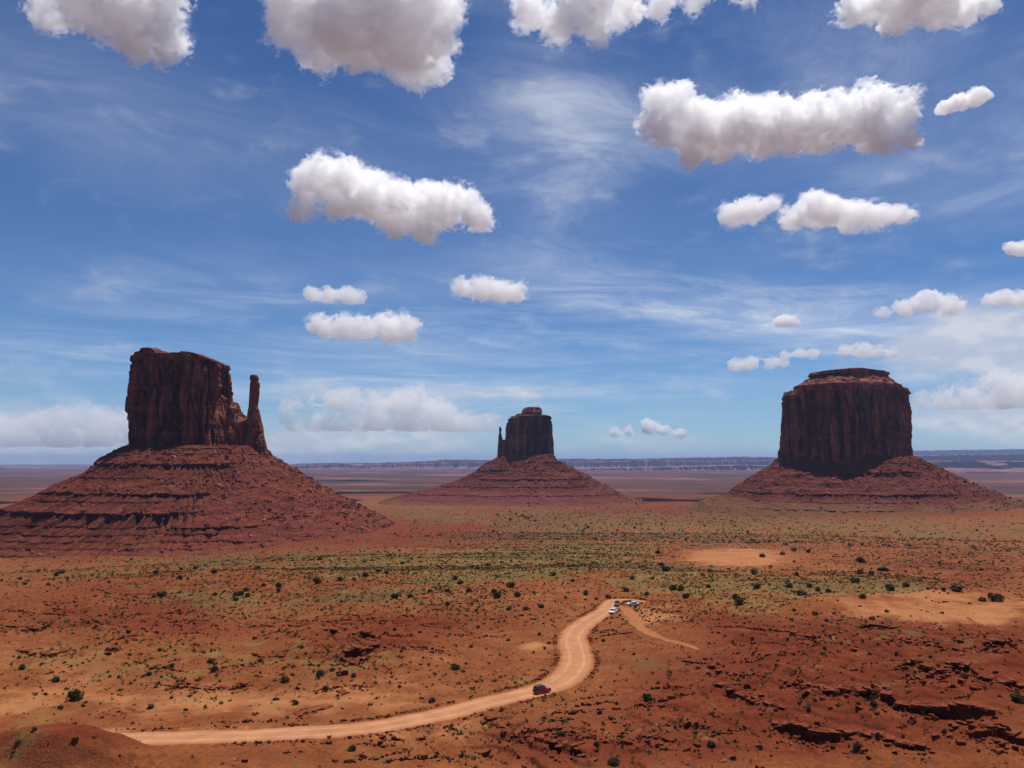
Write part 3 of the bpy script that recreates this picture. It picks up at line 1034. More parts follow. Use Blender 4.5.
sh1 = stack([(403, 231, 239), (408, 229, 245), (414, 227, 250), (419, 225, 254), (440, 222, 260), (452, 220, 266), (464, 218, 268)], D1, 0.8, 464,
            top=[(220, 408), (231, 405), (233, 403), (238, 404), (241, 409), (246, 411), (250, 415), (262, 417), (270, 420)],
            seed=13, expo=2.6, yaw=0.3, flute=(3.2, 15.0), nt=420, nz=130, ledge=1.6, yshift=-18)
cliff1 = joined('cliff', [main1, knob, sh1], cliff_a, b1)
spire = stack([(375, 250.5, 257.0), (377, 249.8, 258), (380, 250.2, 258.2), (381.5, 250.8, 257.2), (383, 250.2, 259), (396, 249.6, 258.6), (406, 249.0, 258.2), (411, 248.5, 259.5), (420, 247, 261.5), (432, 246.5, 263.5), (445, 246, 266.0), (456, 246, 268.5), (468, 246, 269)],
              D1, 1.0, 468, seed=21, expo=2.4, yaw=0.2, flute=(1.0, 9.0), nt=220, nz=230, ledge=0.8, cap=8, beds=6, yshift=-22)
spire_o = joined('spire', [spire], cliff_a, b1)
t1 = talus(D1, [(446, 131), (450, 122), (458, 108), (470, 96), (471.5, 95.5), (484, 70), (495, 47), (507, 18), (518, -8), (530, -45), (545, -95)],
           [(446, 262), (457, 270), (464, 283), (480, 306), (493, 333), (505, 352), (512, 364), (522, 384), (532, 404), (545, 425)],
           [(zpx(446, D1), 95), (zpx(449, D1), 108), (-20, 168), (-60, 235), (-96, 300), (-122, 352), (-140, 400), (-165, 470)],
           [(zpx(446, D1), 95), (-60, 200), (-165, 420)], 446, 5,
           [(449, 2.0, 1.0, 0.3, 0.9), (454, 2.2, 1, 0.35, 0.75), (463.5, 7.0, 1.0, 0.0, 0.85), (476, 3.0, 0.8, 0.1, 0.6), (489, 7.0, 1.0, 0.0, 0.72), (496, 3.2, 0.9, 0.1, 0.6), (504.5, 12.0, 1.1, 0.0, 0.66),
            (515, 3.6, 1.0, 0.0, 0.8), (520, 3.4, 1.0, 0.0, 0.75), (525, 3.0, 1.0, 0.0, 0.8), (529, 2.8, 1.0, 0, 0.7), (533, 2.6, 1.0, 0, 0.75)], xpx(196, 448, D1), nt=2000, nz=430)
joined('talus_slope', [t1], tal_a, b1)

# ---- the middle butte, farther away
D2 = 3300.0
b2 = butte_root('butte', 'smallest and farthest butte with a short needle on its left side', D2, 527, 500)
main2 = stack([(414, 511, 550), (416.5, 508.5, 551), (422, 507, 552), (432, 506, 552.3), (445, 503, 553.5), (456, 500, 554), (466, 499, 555)], D2, 0.75, 466,
              top=[(500, 418), (508, 418), (512, 416.5), (545, 416), (549, 416), (556, 418)],
              seed=33, expo=3.2, yaw=0.33, flute=(6.0, 34.0), nt=800, nz=210, ledge=2.2, cap=18, beds=14, rim=3, clefts=[(513, 6, 14, 0, 0.8), (521, 7, 14, 0, 1), (529, 5, 18, 0.2, 1), (538, 9, 30, 0, 1), (546, 6, 26, 0, 0.9)])
cap2 = stack([(406.8, 524, 540), (408, 522, 541.5), (410.5, 521, 542), (411.5, 517, 542), (412.5, 516, 541.5), (415, 516.5, 541), (418, 515, 543)], D2, 0.8, 419, seed=37,
             top=[(510, 411.2), (521, 411), (523, 408.5), (527, 407.5), (538, 407), (543, 408.2)], expo=2.8, yaw=0.2, flute=(2.2, 22.0), nt=240, nz=50, ledge=2.0, cap=10, beds=8)
sh2 = stack([(440, 499, 512), (446, 498.3, 514), (456, 497.5, 516), (466, 496, 518)], D2, 0.9, 466, seed=41, flute=(2.5, 22.0), nt=200, nz=60, ledge=1.2, cap=8, yshift=-10)
joined('cliff', [main2, cap2, sh2], cliff_b, b2)
nd2 = stack([(427, 499.3, 500.8), (429, 498.9, 501.4), (430.6, 499.1, 501.6), (431.5, 499.0, 500.9), (436, 498.4, 501.6), (441, 498.1, 503.2), (450, 497.8, 504), (462, 497, 506)], D2, 1.0, 462, seed=43,
            flute=(0.8, 12.0), nt=110, nz=120, ledge=0.9, cap=5, expo=2.2)
joined('spire', [nd2], cliff_b, b2)
t2 = talus(D2, [(454, 501), (457, 497), (466, 482), (470, 477), (472, 473), (480, 459), (487, 434), (494, 405), (500, 385), (506, 376), (516, 370)],
           [(454, 553), (460, 556), (466, 570), (472, 580), (480, 594), (487, 607), (494, 622), (500, 640), (506, 652), (516, 660)],
           [(zpx(454, D2), 75), (zpx(458, D2), 95), (-60, 185), (-110, 290), (-132, 400), (-150, 540), (-165, 640), (-195, 720)],
           [(zpx(454, D2), 75), (-110, 300), (-195, 600)], 454, 6,
           [(462, 7, 0.7, 0.75, 1.0), (470, 8, 0.6, 0.0, 0.25), (478, 6, 0.8, 0.1, 0.95), (485, 5, 0.8, 0.0, 0.9), (492, 4, 0.8, 0.0, 1.0)], xpx(527, 458, D2), nt=1300, nz=260, rough=3.4)
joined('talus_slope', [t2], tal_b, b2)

# ---- the right butte: broad block with tiered cap
D3 = 2500.0
b3 = butte_root('butte', 'broad flat topped butte with a stepped cap and no spire, right of the picture', D3, 848, 510)
main3 = stack([(389, 784, 903), (394, 784, 904.5), (400, 784, 905.5), (412, 783.5, 907.5), (430, 783, 909), (448, 782, 909.5), (462, 781.5, 910), (474, 781, 911)], D3, 0.8, 474,
              top=[(770, 398), (781, 397), (788.5, 396), (790, 391), (797, 389.5), (900, 389.5), (905, 391.5), (915, 394)],
              seed=53, expo=2.7, yaw=0.45, flute=(5.6, 30.0), nt=1300, nz=280, ledge=1.8, cap=16, beds=12, rim=2.5, clefts=[(790, 4, 18, 0.3, 1), (799, 5, 14, 0, 1), (808, 3, 12, 0, 0.8), (819, 5, 20, 0.1, 1), (830, 4, 12, 0, 0.7), (838, 5, 24, 0.3, 1), (850, 4, 12, 0, 0.9), (860, 4, 16, 0.2, 1), (869, 3, 14, 0, 0.8), (880, 6, 30, 0.35, 1), (889, 3, 14, 0, 1), (898, 5, 26, 0.0, 0.9), (905, 4, 20, 0, 1)])
tier3 = stack([(377, 812, 884), (381, 806, 890), (385, 799, 896), (386.5, 796, 898.5), (389, 796, 899), (390, 798, 897), (394, 794, 901)], D3, 0.8, 394,
              seed=57, expo=2.5, yaw=0.4, flute=(4.0, 24.0), nt=800, nz=70, ledge=2.4, cap=10, beds=5, crack=0.3)
cap3 = stack([(371.2, 814, 882), (372, 809, 886), (375, 808.5, 886.5), (376, 812, 884), (380, 809, 888)], D3, 0.8, 380, seed=59, expo=2.5, yaw=0.4,
             top=[(800, 373.3), (815, 372.6), (830, 372), (840, 371.2), (848, 370.8), (862, 371.8), (890, 373)], flute=(3.2, 20.0), nt=700, nz=50, ledge=1.6, cap=14, beds=6, crack=0.4)
joined('cliff', [main3, tier3, cap3], cliff_c, b3)
t3 = talus(D3, [(458, 783), (464, 777), (472, 765), (480, 752), (488, 741), (496, 727), (503, 708), (511, 690), (520, 682)],
           [(456, 908), (459, 914), (466, 926), (476, 945), (486, 966), (494, 985), (500, 1000), (508, 1013), (520, 1024)],
           [(zpx(457, D3), 165), (zpx(461, D3), 180), (-50, 245), (-100, 335), (-128, 410), (-146, 470), (-165, 530)],
           [(zpx(457, D3), 165), (-100, 330), (-165, 560)], 457, 7,
           [(463, 1.8, 1, 0.2, 0.8), (471.5, 6.0, 1.0, 0.25, 0.72), (474.5, 3, 0.9, 0.4, 0.7), (490.5, 5.5, 0.9, 0.0, 0.72), (497, 3.0, 0.6, 0.05, 0.5), (503, 3.5, 0.8, 0.1, 0.45)],
           xpx(847, 460, D3), nt=1700, nz=330, rough=2.8)
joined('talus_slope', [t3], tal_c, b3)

# ------------------------------------------------------------------ far mesas along the horizon
hm, t, b = material('mesa_rock', 0.95, 0.05)
geo = t.n('ShaderNodeNewGeometry')
p = geo.outputs['Position']
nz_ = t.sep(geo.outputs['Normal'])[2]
c = t.mix(t.ramp(t.noise(t.vmath('MULTIPLY', p, (1, 1, 6)), 0.0016, 5, 0.6), 0.4, 0.62), (0.150, 0.060, 0.052), (0.25, 0.125, 0.10))
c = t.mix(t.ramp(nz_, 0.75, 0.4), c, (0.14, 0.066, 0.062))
t.l(c, b.inputs['Base Color'])


def mesa(name, D, skyline, foot_y, seed, cliff=0.5, depth=2500):
    """a long tableland: skyline [(x_px, y_px)] at distance D, cliff band above a sloping foot"""
    xs = np.array([s[0] for s in skyline], float)
    n = int((xs[-1] - xs[0]) * 1.6) + 8
    px_ = np.linspace(xs[0], xs[-1], n)
    ysk = np.interp(px_, xs, [s[1] for s in skyline])
    X = (px_ - 512) / FPX * D
    top = np.array([zpx(a, D) for a in ysk])
    top = top + fbm2(px_ / 9, px_ * 0, 4, seed, 0.6) * 14 * D / 25000
    foot = zpx(foot_y, D) + 0 * top - 12
    top = np.maximum(top, foot + 3)
    back = fbm2(px_ / 14, px_ * 0 + 4, 4, seed + 1) * depth * 0.35
    prof = [(-1.0, 0.0), (-0.55, 0.16), (-0.22, 0.38), (-0.16, 1 - cliff * 0.9), (-0.13, 0.93), (-0.08, 1.0), (0.4, 1.0), (1.2, 0.99), (1.5, 0.0)]
    V_ = []
    for (a, h) in prof:
        nn = fbm2(px_ / 5, px_ * 0 + a * 3, 3, seed + 2) * 0.10 * depth * (a < 0.2)
        V_.append(np.stack([X, D + a * depth * 0.5 + back + nn, foot + (top - foot) * h], -1))
    V_ = np.stack(V_)
    return tag(link(name, np_mesh(name, V_.reshape(-1, 3), grid_faces(len(prof), n), False), hm), kind='structure')


mesa('mesa_hills', 26000, [(-200, 469), (-60, 468.2), (0, 467.5), (40, 468), (80, 469), (130, 470), (200, 469), (235, 467.5), (262, 466), (285, 465), (300, 465.5), (330, 464.5), (345, 463.5), (360, 465), (385, 464.2), (420, 463), (470, 462.5), (500, 462), (560, 462), (600, 461.5), (650, 460.5), (700, 461), (780, 460.5)], 470, 1)
mesa('mesa_hills', 31000, [(270, 466), (300, 463.5), (325, 463), (380, 462.8), (430, 461), (445, 459.5), (520, 460), (560, 458.6), (640, 458.8), (690, 457.4), (740, 456.8), (790, 457.5), (860, 457)], 468, 2)
mesa('mesa_hills', 33000, [(-300, 466), (-100, 467), (0, 466.5), (100, 468.5), (140, 471)], 470, 3)
mesa('mesa_hills', 21000, [(560, 470.5), (590, 468.5), (650, 467.5), (700, 466), (745, 465), (790, 466), (860, 467), (910, 465)], 472, 4)
mesa('mesa_hills', 24000, [(880, 458), (915, 455.5), (960, 454.5), (1010, 454), (1100, 453), (1300, 452)], 467, 5)
mesa('mesa_hills', 17000, [(905, 469), (918, 463.5), (925, 461.5), (955, 461), (975, 462), (985, 466), (995, 463), (1005, 461.2), (1060, 461), (1200, 460)], 471, 6, 0.7)
mesa('mesa_hills', 40000, [(840, 455), (900, 451), (960, 450), (1040, 449), (1200, 448), (1350, 449)], 466, 7)

# ------------------------------------------------------------------ haze
hz = bpy.data.materials.new('haze_air')
hz.use_nodes = True
t = NT(hz.node_tree)
pv = t.n('ShaderNodeVolumePrincipled')
pv.inputs['Color'].default_value = (0.42, 0.60, 1.0, 1)
pv.inputs['Density'].default_value = 1.7e-5
pv.inputs['Anisotropy'].default_value = 0.3
t.l(pv.outputs[0], t.n('ShaderNodeOutputMaterial').inputs['Volume'])
bm = bmesh.new()
bmesh.ops.create_cube(bm, size=1.0)
for v_ in bm.verts:
    v_.co.x *= 164000
    v_.co.y *= 164000
    v_.co.z = -345 if v_.co.z < 0 else 520
me = bpy.data.meshes.new('haze')
bm.to_mesh(me)
bm.free()
tag(link('haze', me, hz), kind='stuff')

# ------------------------------------------------------------------ cumulus clouds
def vapour(dens, g=0.6):
    m = bpy.data.materials.new("cloud_vapour")
    m.use_nodes = True
    t = NT(m.node_tree)
    pv = t.n('ShaderNodeVolumePrincipled')
    pv.inputs['Color'].default_value = (1, 1, 1, 1)
    pv.inputs['Density'].default_value = dens
    pv.inputs['Anisotropy'].default_value = g
    t.l(pv.outputs[0], t.n('ShaderNodeOutputMaterial').inputs['Volume'])
    return m


def surface_nets(vals):
    """closed quad mesh of the region where vals < 0 (naive surface nets)"""
    nx, ny, nz = vals.shape
    ins = vals < 0
    acc = np.zeros((nx * ny * nz, 4))
    quads = []
    for ax in range(3):
        sl0 = [slice(None)] * 3
        sl1 = [slice(None)] * 3
        sl0[ax] = slice(0, -1)
        sl1[ax] = slice(1, None)
        a, b = vals[tuple(sl0)], vals[tuple(sl1)]
        ia, ib = ins[tuple(sl0)], ins[tuple(sl1)]
        idx = np.nonzero(ia != ib)
        tt = a[idx] / (a[idx] - b[idx])
        p = np.stack(idx, 1).astype(float)
        p[:, ax] += tt
        o1, o2 = [(1, 2), (2, 0), (0, 1)][ax]
        cells = []
        for (u1, u2) in ((-1, -1), (0, -1), (0, 0), (-1, 0)):
            c = [idx[0].copy(), idx[1].copy(), idx[2].copy()]
            c[o1] = c[o1] + u1
            c[o2] = c[o2] + u2
            cid = (c[0] * ny + c[1]) * nz + c[2]
            cells.append(cid)
            for q in range(3):
                acc[:, q] += np.bincount(cid, p[:, q], len(acc))
            acc[:, 3] += np.bincount(cid, minlength=len(acc))
        qd = np.stack(cells, 1)
        fl = ~ia[idx]
        qd[fl] = qd[fl][:, ::-1]
        quads.append(qd)
    quads = np.concatenate(quads)
    used = np.nonzero(acc[:, 3])[0]
    remap = np.full(len(acc), -1)
    remap[used] = np.arange(len(used))
    return acc[used, :3] / acc[used, 3:4], remap[quads]


def cloud(label, blobs, alt=1500.0, base_y=None, seed=1, flat=0.35, ragged=1.0, dens=0.10, g=0.35):
    """blobs: (px, py, r_px) of the photograph; all stand at one distance set by the cloud base's altitude"""
    xm = sum(b[0] for b in blobs) / len(blobs)
    d = px_dir(xm, base_y)
    k = alt / d[2]                      # ray length factor to the base altitude
    rng = random.Random(seed)
    if 'hazy' in label:                 # level row of vapour along the base
        xa_, xb_ = min(b[0] for b in blobs), max(b[0] for b in blobs)
        blobs = blobs + [(x, base_y - rng.uniform(4, 8), rng.uniform(6, 9)) for x in np.arange(xa_, xb_, 7.0)]
    mpp = k / FPX                       # metres per pixel at that distance
    S = []
    for (x, y, r) in blobs:
        p = px_dir(x, y) * k
        S.append((p[0], p[1], p[2], r * mpp * 0.97))
        for q in (-1, 1):
            S.append((p[0] + rng.uniform(-.35, .35) * r * mpp, p[1] + q * rng.uniform(.4, .9) * r * mpp,
                      p[2] + rng.uniform(-.3, 0.0) * r * mpp, r * mpp * rng.uniform(.6, .8)))
    S = np.array(S)
    pad = 9 * mpp
    lo = (S[:, :3] - S[:, 3:4]).min(0) - pad
    hi = (S[:, :3] + S[:, 3:4]).max(0) + pad
    vox = mpp * (1.25 if (hi - lo)[0] / mpp > 120 else 0.9)
    dims = np.ceil((hi - lo) / vox).astype(int) + 1
    ax = [lo[i] + vox * np.arange(dims[i]) for i in range(3)]
    X, Y, Z = np.meshgrid(*ax, indexing='ij')
    e = np.zeros(X.shape)
    kk = 2.5 * mpp
    best = np.full(X.shape, 1e9)
    for (a, b, c, r) in S:
        dd = np.sqrt((X - a) ** 2 + (Y - b) ** 2 + ((Z - c) * 1.08) ** 2) - r
        best = np.minimum(best, dd)
        e += np.exp(-np.clip(dd / kk, -30, 30))
    f = -kk * np.log(e) / mpp           # pixels
    f = np.maximum(f, -30)
    band = np.abs(f) < 14
    k_size = np.mean([b_[2] for b_ in blobs]) / 20.0 + (0.4 if 'hazy' in label else 0)
    x, y, z = X[band] / mpp, Y[band] / mpp, Z[band] / mpp
    wx = vnoise3(x / 16, y / 16, z / 16, seed + 50) * 6
    wz = vnoise3(x / 14, y / 14, z / 14, seed + 51) * 4
    n1_ = vnoise3((x + wx) / 24, y / 24, (z + wz) / 20, seed)
    n2_ = fbm3((x + wx) / 13, (y + wz) / 13, (z + wx) / 11, 5, seed + 9, 0.61, billow=True)
    n2_ = (n2_ - n2_.mean()) / n2_.std()
    n1_ = n1_ / n1_.std()
    rel = (Z[band] - alt) / mpp
    puff = 0.55 + 0.45 * sstep(0, 12, rel)
    ks = np.clip(k_size, 0.35, 1.1)
    nz_ = (n1_ * 2.3 + n2_ * (2.7 + 1.5 * ragged)) * puff * ks - (0.2 + 2.2 * ragged) * ks ** 1.8
    f[band] = f[band] - nz_
    # flatten the base
    zb = alt + 2.5 * mpp * vnoise2(X[:, :, 0] / mpp / 22, Y[:, :, 0] / mpp / 22, seed + 5)[:, :, None]
    cut = (zb - Z) / mpp - 1.0
    f = np.maximum(f, cut * (1 - flat) + (-30) * flat * (cut < 0))
    for s in (0, -1):
        f[s, :, :] = 5
        f[:, s, :] = 5
        f[:, :, s] = 5
    f[f == 0] = 1e-4
    wisp = None
    if k_size > 0.5 and 'hazy' not in label:
        # a thin, torn veil of vapour round the dense core
        f2 = np.full(f.shape, 9.0)
        bn_ = np.abs(f) < 16
        xq, yq, zq = X[bn_] / mpp, Y[bn_] / mpp, Z[bn_] / mpp
        f2[bn_] = f[bn_] - 1.0 - 7.0 * fbm3(xq / 17, yq / 17, zq / 12, 4, seed + 90, 0.6)
        f2[f < -15] = -15
        f2 = np.maximum(f2, cut - 2)
        for s in (0, -1):
            f2[s, :, :] = 5
            f2[:, s, :] = 5
            f2[:, :, s] = 5
        f2[f2 == 0] = 1e-4
        wisp = surface_nets(f2)
    V, F = surface_nets(f)
    V = V * vox + lo
    c0 = V.mean(0)
    me = np_mesh('cloud', V - c0, F, True)
    ob = link('cloud', me, vapour(dens / mpp, g))
    ob.location = c0
    if wisp is not None:
        link('wisps', np_mesh('wisps', wisp[0] * vox + lo - c0, wisp[1], True), vapour(0.028 / mpp, g), ob)
    tag(ob, label, 'cloud', 'cumulus clouds in the sky')
    return ob


CL = [
 ("ragged white cloud at the top left corner of the sky",
  [(48,10,20),(75,5,24),(105,15,28),(135,20,30),(158,32,22),(130,40,24),(160,55,14),(150,-12,36),(95,-15,36),(178,8,12)], 2000, 75, 11, 0.6),
 ("broad cloud with pinkish grey underside at the top edge, left of centre",
  [(290,20,26),(325,30,34),(360,30,42),(400,30,46),(435,30,26),(410,58,20),(345,0,44),(390,-15,56),(440,5,26),(300,-15,40)], 2000, 78, 12, 0.5),
 ("thin torn cloud spread along the top edge right of centre",
  [(530,8,20),(560,20,22),(590,12,24),(625,8,18),(660,2,16),(590,-12,30),(700,-6,16),(745,-8,12),(600,40,8)], 2400, 52, 13, 0.8),
 ("flat based white cloud at the top right corner",
  [(850,10,15),(875,6,20),(905,5,24),(940,8,22),(968,8,18),(920,-12,30),(985,0,10)], 2500, 24, 14, 0.4),
 ("largest white cloud, long with a raised right end, right of centre",
  [(662,100,20),(656,128,18),(680,120,24),(700,130,28),(725,130,28),(755,130,28),(790,128,27),(820,128,25),(850,122,26),(872,103,22),(898,112,16),
   (740,112,20),(775,115,22),(812,112,20),(838,108,18),(880,135,20),(690,155,14),(905,140,12),(680,95,12),(910,95,8)], 1500, 166, 15, 0.35),
 ("small slanted cloud scrap right of the largest cloud",
  [(945,107,8),(960,103,9),(975,99,8),(985,96,5)], 1700, 112, 16, 0.8),
 ("long low cloud below the largest cloud",
  [(732,214,13),(752,210,14),(768,203,9),(790,218,12),(812,206,16),(832,212,18),(855,216,16),(875,215,13),(895,214,11),(908,213,7)], 1500, 230, 17, 0.4),
 ("large puffy white cloud high above the pinnacle butte at left of centre",
  [(305,185,18),(322,175,22),(345,182,27),(370,195,26),(400,205,26),(430,205,25),(455,203,22),(478,215,16),(425,230,15),(395,222,18),(303,210,12),(340,205,14)], 1500, 240, 18, 0.4),
 ("small rounded cloud just above the middle butte",
  [(463,288,9),(482,290,13),(500,290,12),(517,294,10)], 1500, 303, 19, 0.4),
 ("small flat cloud above the twin lobed cloud at left of centre",
  [(312,294,7),(330,294,10),(348,296,9),(360,298,5)], 1500, 303, 20, 0.5),
 ("twin lobed white cloud left of centre, low over the horizon",
  [(322,325,13),(345,327,13),(365,328,12),(390,325,17),(408,328,14)], 1500, 342, 21, 0.4),
 ("heap shaped cloud right of the broad butte, low in the sky",
  [(882,311,7),(905,307,10),(928,301,13),(948,305,11),(960,308,6)], 1500, 316, 22, 0.35),
 ("small cloud cut by the right edge of the picture",
  [(990,300,7),(1005,298,9),(1022,299,10),(1036,300,8)], 1500, 307, 23, 0.4),
 ("thin flat cloud just above and left of the broad butte",
  [(735,365,6),(752,363,7),(770,363,6),(783,362,5)], 1500, 370, 24, 0.5),
 ("flat sliver of cloud just right of the thin flat one",
  [(785,355,4),(800,353,5),(815,354,4)], 1500, 358, 25, 0.6),
 ("flat cloud directly above the broad butte",
  [(845,351,5),(862,350,7),(880,351,6),(893,352,4)], 1500, 357, 26, 0.5),
 ("hazy cumulus bank on the horizon behind the spired butte's left side",
  [(-30,432,20),(0,428,16),(22,430,15),(45,422,15),(68,416,13),(88,420,14),(108,418,13),(128,422,16),(150,428,16),(10,442,12),(60,436,16),(100,436,16),(-70,430,26)], 2600, 446, 29, 0.4, 60000),
 ("long hazy cumulus bank low behind the gap between the left and middle buttes",
  [(290,403,7),(310,399,9),(330,400,12),(352,402,13),(375,405,14),(398,402,15),(418,400,16),(432,410,16),(450,418,13),(470,420,12),(490,424,8),(380,418,12),(410,420,14)], 3000, 430, 30, 0.4, 52000),
 ("hazy cumulus bank at the right edge above the far mesas",
  [(925,398,7),(945,392,10),(965,390,10),(985,386,12),(1005,382,13),(1025,384,14),(1045,386,15),(980,398,9),(1010,398,10),(1080,390,20)], 3000, 408, 31, 0.4, 38000),
 ("faint heap cloud low over the horizon right of the middle butte",
  [(615,434,4),(630,431,5),(648,426,7),(662,429,5),(680,434,4)], 2600, 437, 32, 0.5, 60000),
 ("tiny faint cloud over the left shoulder of the broad butte",
  [(778,322,4),(788,321,5),(796,323,3)], 1500, 326, 27, 0.6),
 ("tiny cloud at the right edge above the low heap shaped cloud",
  [(1012,249,5),(1024,248,7),(1034,249,6)], 1500, 254, 28, 0.6),
]
for cl_ in CL:
    lab, bl, alt, by, sd_, fl = cl_[:6]
    kw = {}
    if 'torn' in lab or 'ragged' in lab:
        kw = dict(ragged=1.8, dens=0.065)
    elif 'scrap' in lab or 'faint' in lab or 'tiny' in lab:
        kw = dict(ragged=1.2, dens=0.2)
    elif 'hazy' in lab:
        kw = dict(ragged=1.0, dens=0.06)
    elif 'pinkish' in lab:
        kw = dict(ragged=0.9, dens=0.045)
    cloud(lab, bl, alt, by, sd_, fl, **kw)

# ------------------------------------------------------------------ rock ledges (caprock slabs over the steps in the ground)
lm, t, b = material('ledge_rock', 0.9, 0.15)
geo = t.n('ShaderNodeNewGeometry')
p = geo.outputs['Position']
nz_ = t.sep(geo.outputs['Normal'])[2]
n_a = t.noise(p, 0.8, 5, 0.65)
c = t.mix(t.ramp(n_a, 0.3, 0.7), (0.085, 0.024, 0.014), (0.16, 0.045, 0.022))
c = t.mix(t.ramp(t.noise(t.vmath('MULTIPLY', p, (.3, .3, 6)), 1.0, 3), 0.5, 0.65, 0, 0.6), c, (0.07, 0.022, 0.016))
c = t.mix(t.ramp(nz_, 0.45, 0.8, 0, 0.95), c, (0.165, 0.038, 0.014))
t.l(c, b.inputs['Base Color'])
bp = t.n('ShaderNodeBump')
bp.inputs['Strength'].default_value = 0.6
bp.inputs['Distance'].default_value = 0.3
t.l(n_a, bp.inputs['Height'])
t.l(bp.outputs[0], b.inputs['Normal'])

BOXF = np.array([(0, 3, 2, 1), (4, 5, 6, 7), (0, 1, 5, 4), (1, 2, 6, 5), (2, 3, 7, 6), (3, 0, 4, 7)])
BOXV = np.array([(-1, -1, -1), (1, -1, -1), (1, 1, -1), (-1, 1, -1), (-1, -1, 1), (1, -1, 1), (1, 1, 1), (-1, 1, 1)], float)
for i, (P, hh, run, lab) in enumerate(LW):
    r = np.random.default_rng(700 + i)
    x0, x1 = P[:, 0].min(), P[:, 0].max()
    vs_ = []
    x = x0 - 0.5
    while x < x1 + 0.5:
        wd = r.uniform(0.5, 1.7) * (0.75 + 0.22 * hh)
        e = float(sstep(x0 - 1, x0 + 4, x) * sstep(x1 + 1, x1 - 4, x))
        gap = False
        xc = x + wd / 2
        yf_ = float(ledge_profile(P, np.array([xc]))[0])
        if not gap:
            zt_ = float(ground_h(np.array([xc]), np.array([yf_ + 1.6]))[0])
            z = zt_ + r.uniform(-0.10, 0.06) * (0.4 + e)
            for lay in range(2 if hh < 1.5 else 3 + int(hh > 3) * 2):
                th_ = (0.20 + 0.17 * hh * r.uniform(0.5, 1.3)) * (0.45 + 0.55 * e)
                ov = (0.45 + 0.22 * hh) * e * r.uniform(0.5, 1.05) - lay * r.uniform(0.35, 0.8) - 0.3
                dp = 2.2 + r.uniform(0, 1)
                v_ = BOXV * [wd / 2 * r.uniform(0.85, 1.1), dp / 2, th_ / 2] + r.uniform(-1, 1, (8, 3)) * [0.12, 0.25, 0.05]
                yy2 = np.convolve(ledge_profile(P, np.linspace(xc - 3, xc + 3, 13)), np.ones(5) / 5, 'valid')
                a_ = float(np.clip(math.atan2(yy2[-1] - yy2[0], 4.0), -0.9, 0.9)) + r.uniform(-0.22, 0.22)
                v_[:, :2] = v_[:, :2] @ np.array([[math.cos(a_), math.sin(a_)], [-math.sin(a_), math.cos(a_)]])
                vs_.append(v_ + [xc, yf_ - ov + dp / 2, z - th_ / 2])
                z -= th_ + r.uniform(0.02, 0.12)
        x += wd * r.uniform(0.5, 0.72)
    V_ = np.array(vs_)
    F = (BOXF[None] + 8 * np.arange(len(V_))[:, None, None]).reshape(-1, 4)
    V_ = V_.reshape(-1, 3)
    # unseen core strip buried behind the blocks, spanning them all as one piece
    xs = np.arange(x0 - 0.4, x1 + 0.4, 0.4)
    yf = ledge_profile(P, xs)
    zg = ground_h(xs[None], (yf + 1.6)[None])[0]
    core = np.stack([np.stack([xs, yf + a, zg + b_], -1) for a, b_ in ((0.25, -0.22), (3.2, -0.25), (3.2, -1.0 - hh), (0.25, -0.9 - hh))], 1)
    F = np.concatenate([F, grid_faces(len(xs), 4, True) + len(V_)])
    V_ = np.concatenate([V_, core.reshape(-1, 3)])
    c0 = V_.mean(0)
    o = link('rock_ledge', np_mesh('rock_ledge', V_ - c0, F, False), lm)
    o.location = c0
    tag(o, lab, 'rock ledge', 'sandstone ledges across the foreground')


# ------------------------------------------------------------------ loose rock
def blocks(name, pts, size, mat, seed, squash=0.65):
    """angular stones: pts (n,3), size (n)"""
    r = np.random.default_rng(seed)
    n = len(pts)
    cube = np.array([(-1, -1, -1), (1, -1, -1), (1, 1, -1), (-1, 1, -1), (-1, -1, 1), (1, -1, 1), (1, 1, 1), (-1, 1, 1)], float)
    v_ = cube[None] * np.stack([r.uniform(.6, 1.2, n), r.uniform(.6, 1.2, n), r.uniform(.35, .9, n) * squash / .65], -1)[:, None, :]
    v_ = v_ + r.uniform(-.38, .38, v_.shape)
    v_[:, 4:, :2] *= 0.78
    a_ = r.uniform(0, 6.28, n)
    ca_, sa_ = np.cos(a_)[:, None], np.sin(a_)[:, None]
    x = v_[:, :, 0] * ca_ - v_[:, :, 1] * sa_
    y = v_[:, :, 0] * sa_ + v_[:, :, 1] * ca_
    v_ = np.stack([x, y, v_[:, :, 2]], -1) * size[:, None, None] * 0.5 + pts[:, None, :]
    f = np.array([(0, 3, 2, 1), (4, 5, 6, 7), (0, 1, 5, 4), (1, 2, 6, 5), (2, 3, 7, 6), (3, 0, 4, 7)])
    F = (f[None] + 8 * np.arange(n)[:, None, None]).reshape(-1, 4)
    return np_mesh(name, v_.reshape(-1, 3), F, False)


def scatter(n, seed, d0, d1, power=1.0, a=0.70):
    """random plain points in the view fan, evenly spread over the ground when power = 1"""
    r = np.random.default_rng(seed)
    q = r.uniform(0, 1, n)
    rho = (d0 ** (2 * power) + q * (d1 ** (2 * power) - d0 ** (2 * power))) ** (1 / (2 * power))
    an = r.uniform(-a, a, n)
    return rho * np.sin(an), rho * np.cos(an), r


def off_road(X, Y, m=0.8):
    ok = np.ones(X.shape, bool)
    for P in (ROAD, TRACK):
        d, hz_, hw = path_dist(X, Y, P)
        ok &= d > hw + m
    return ok


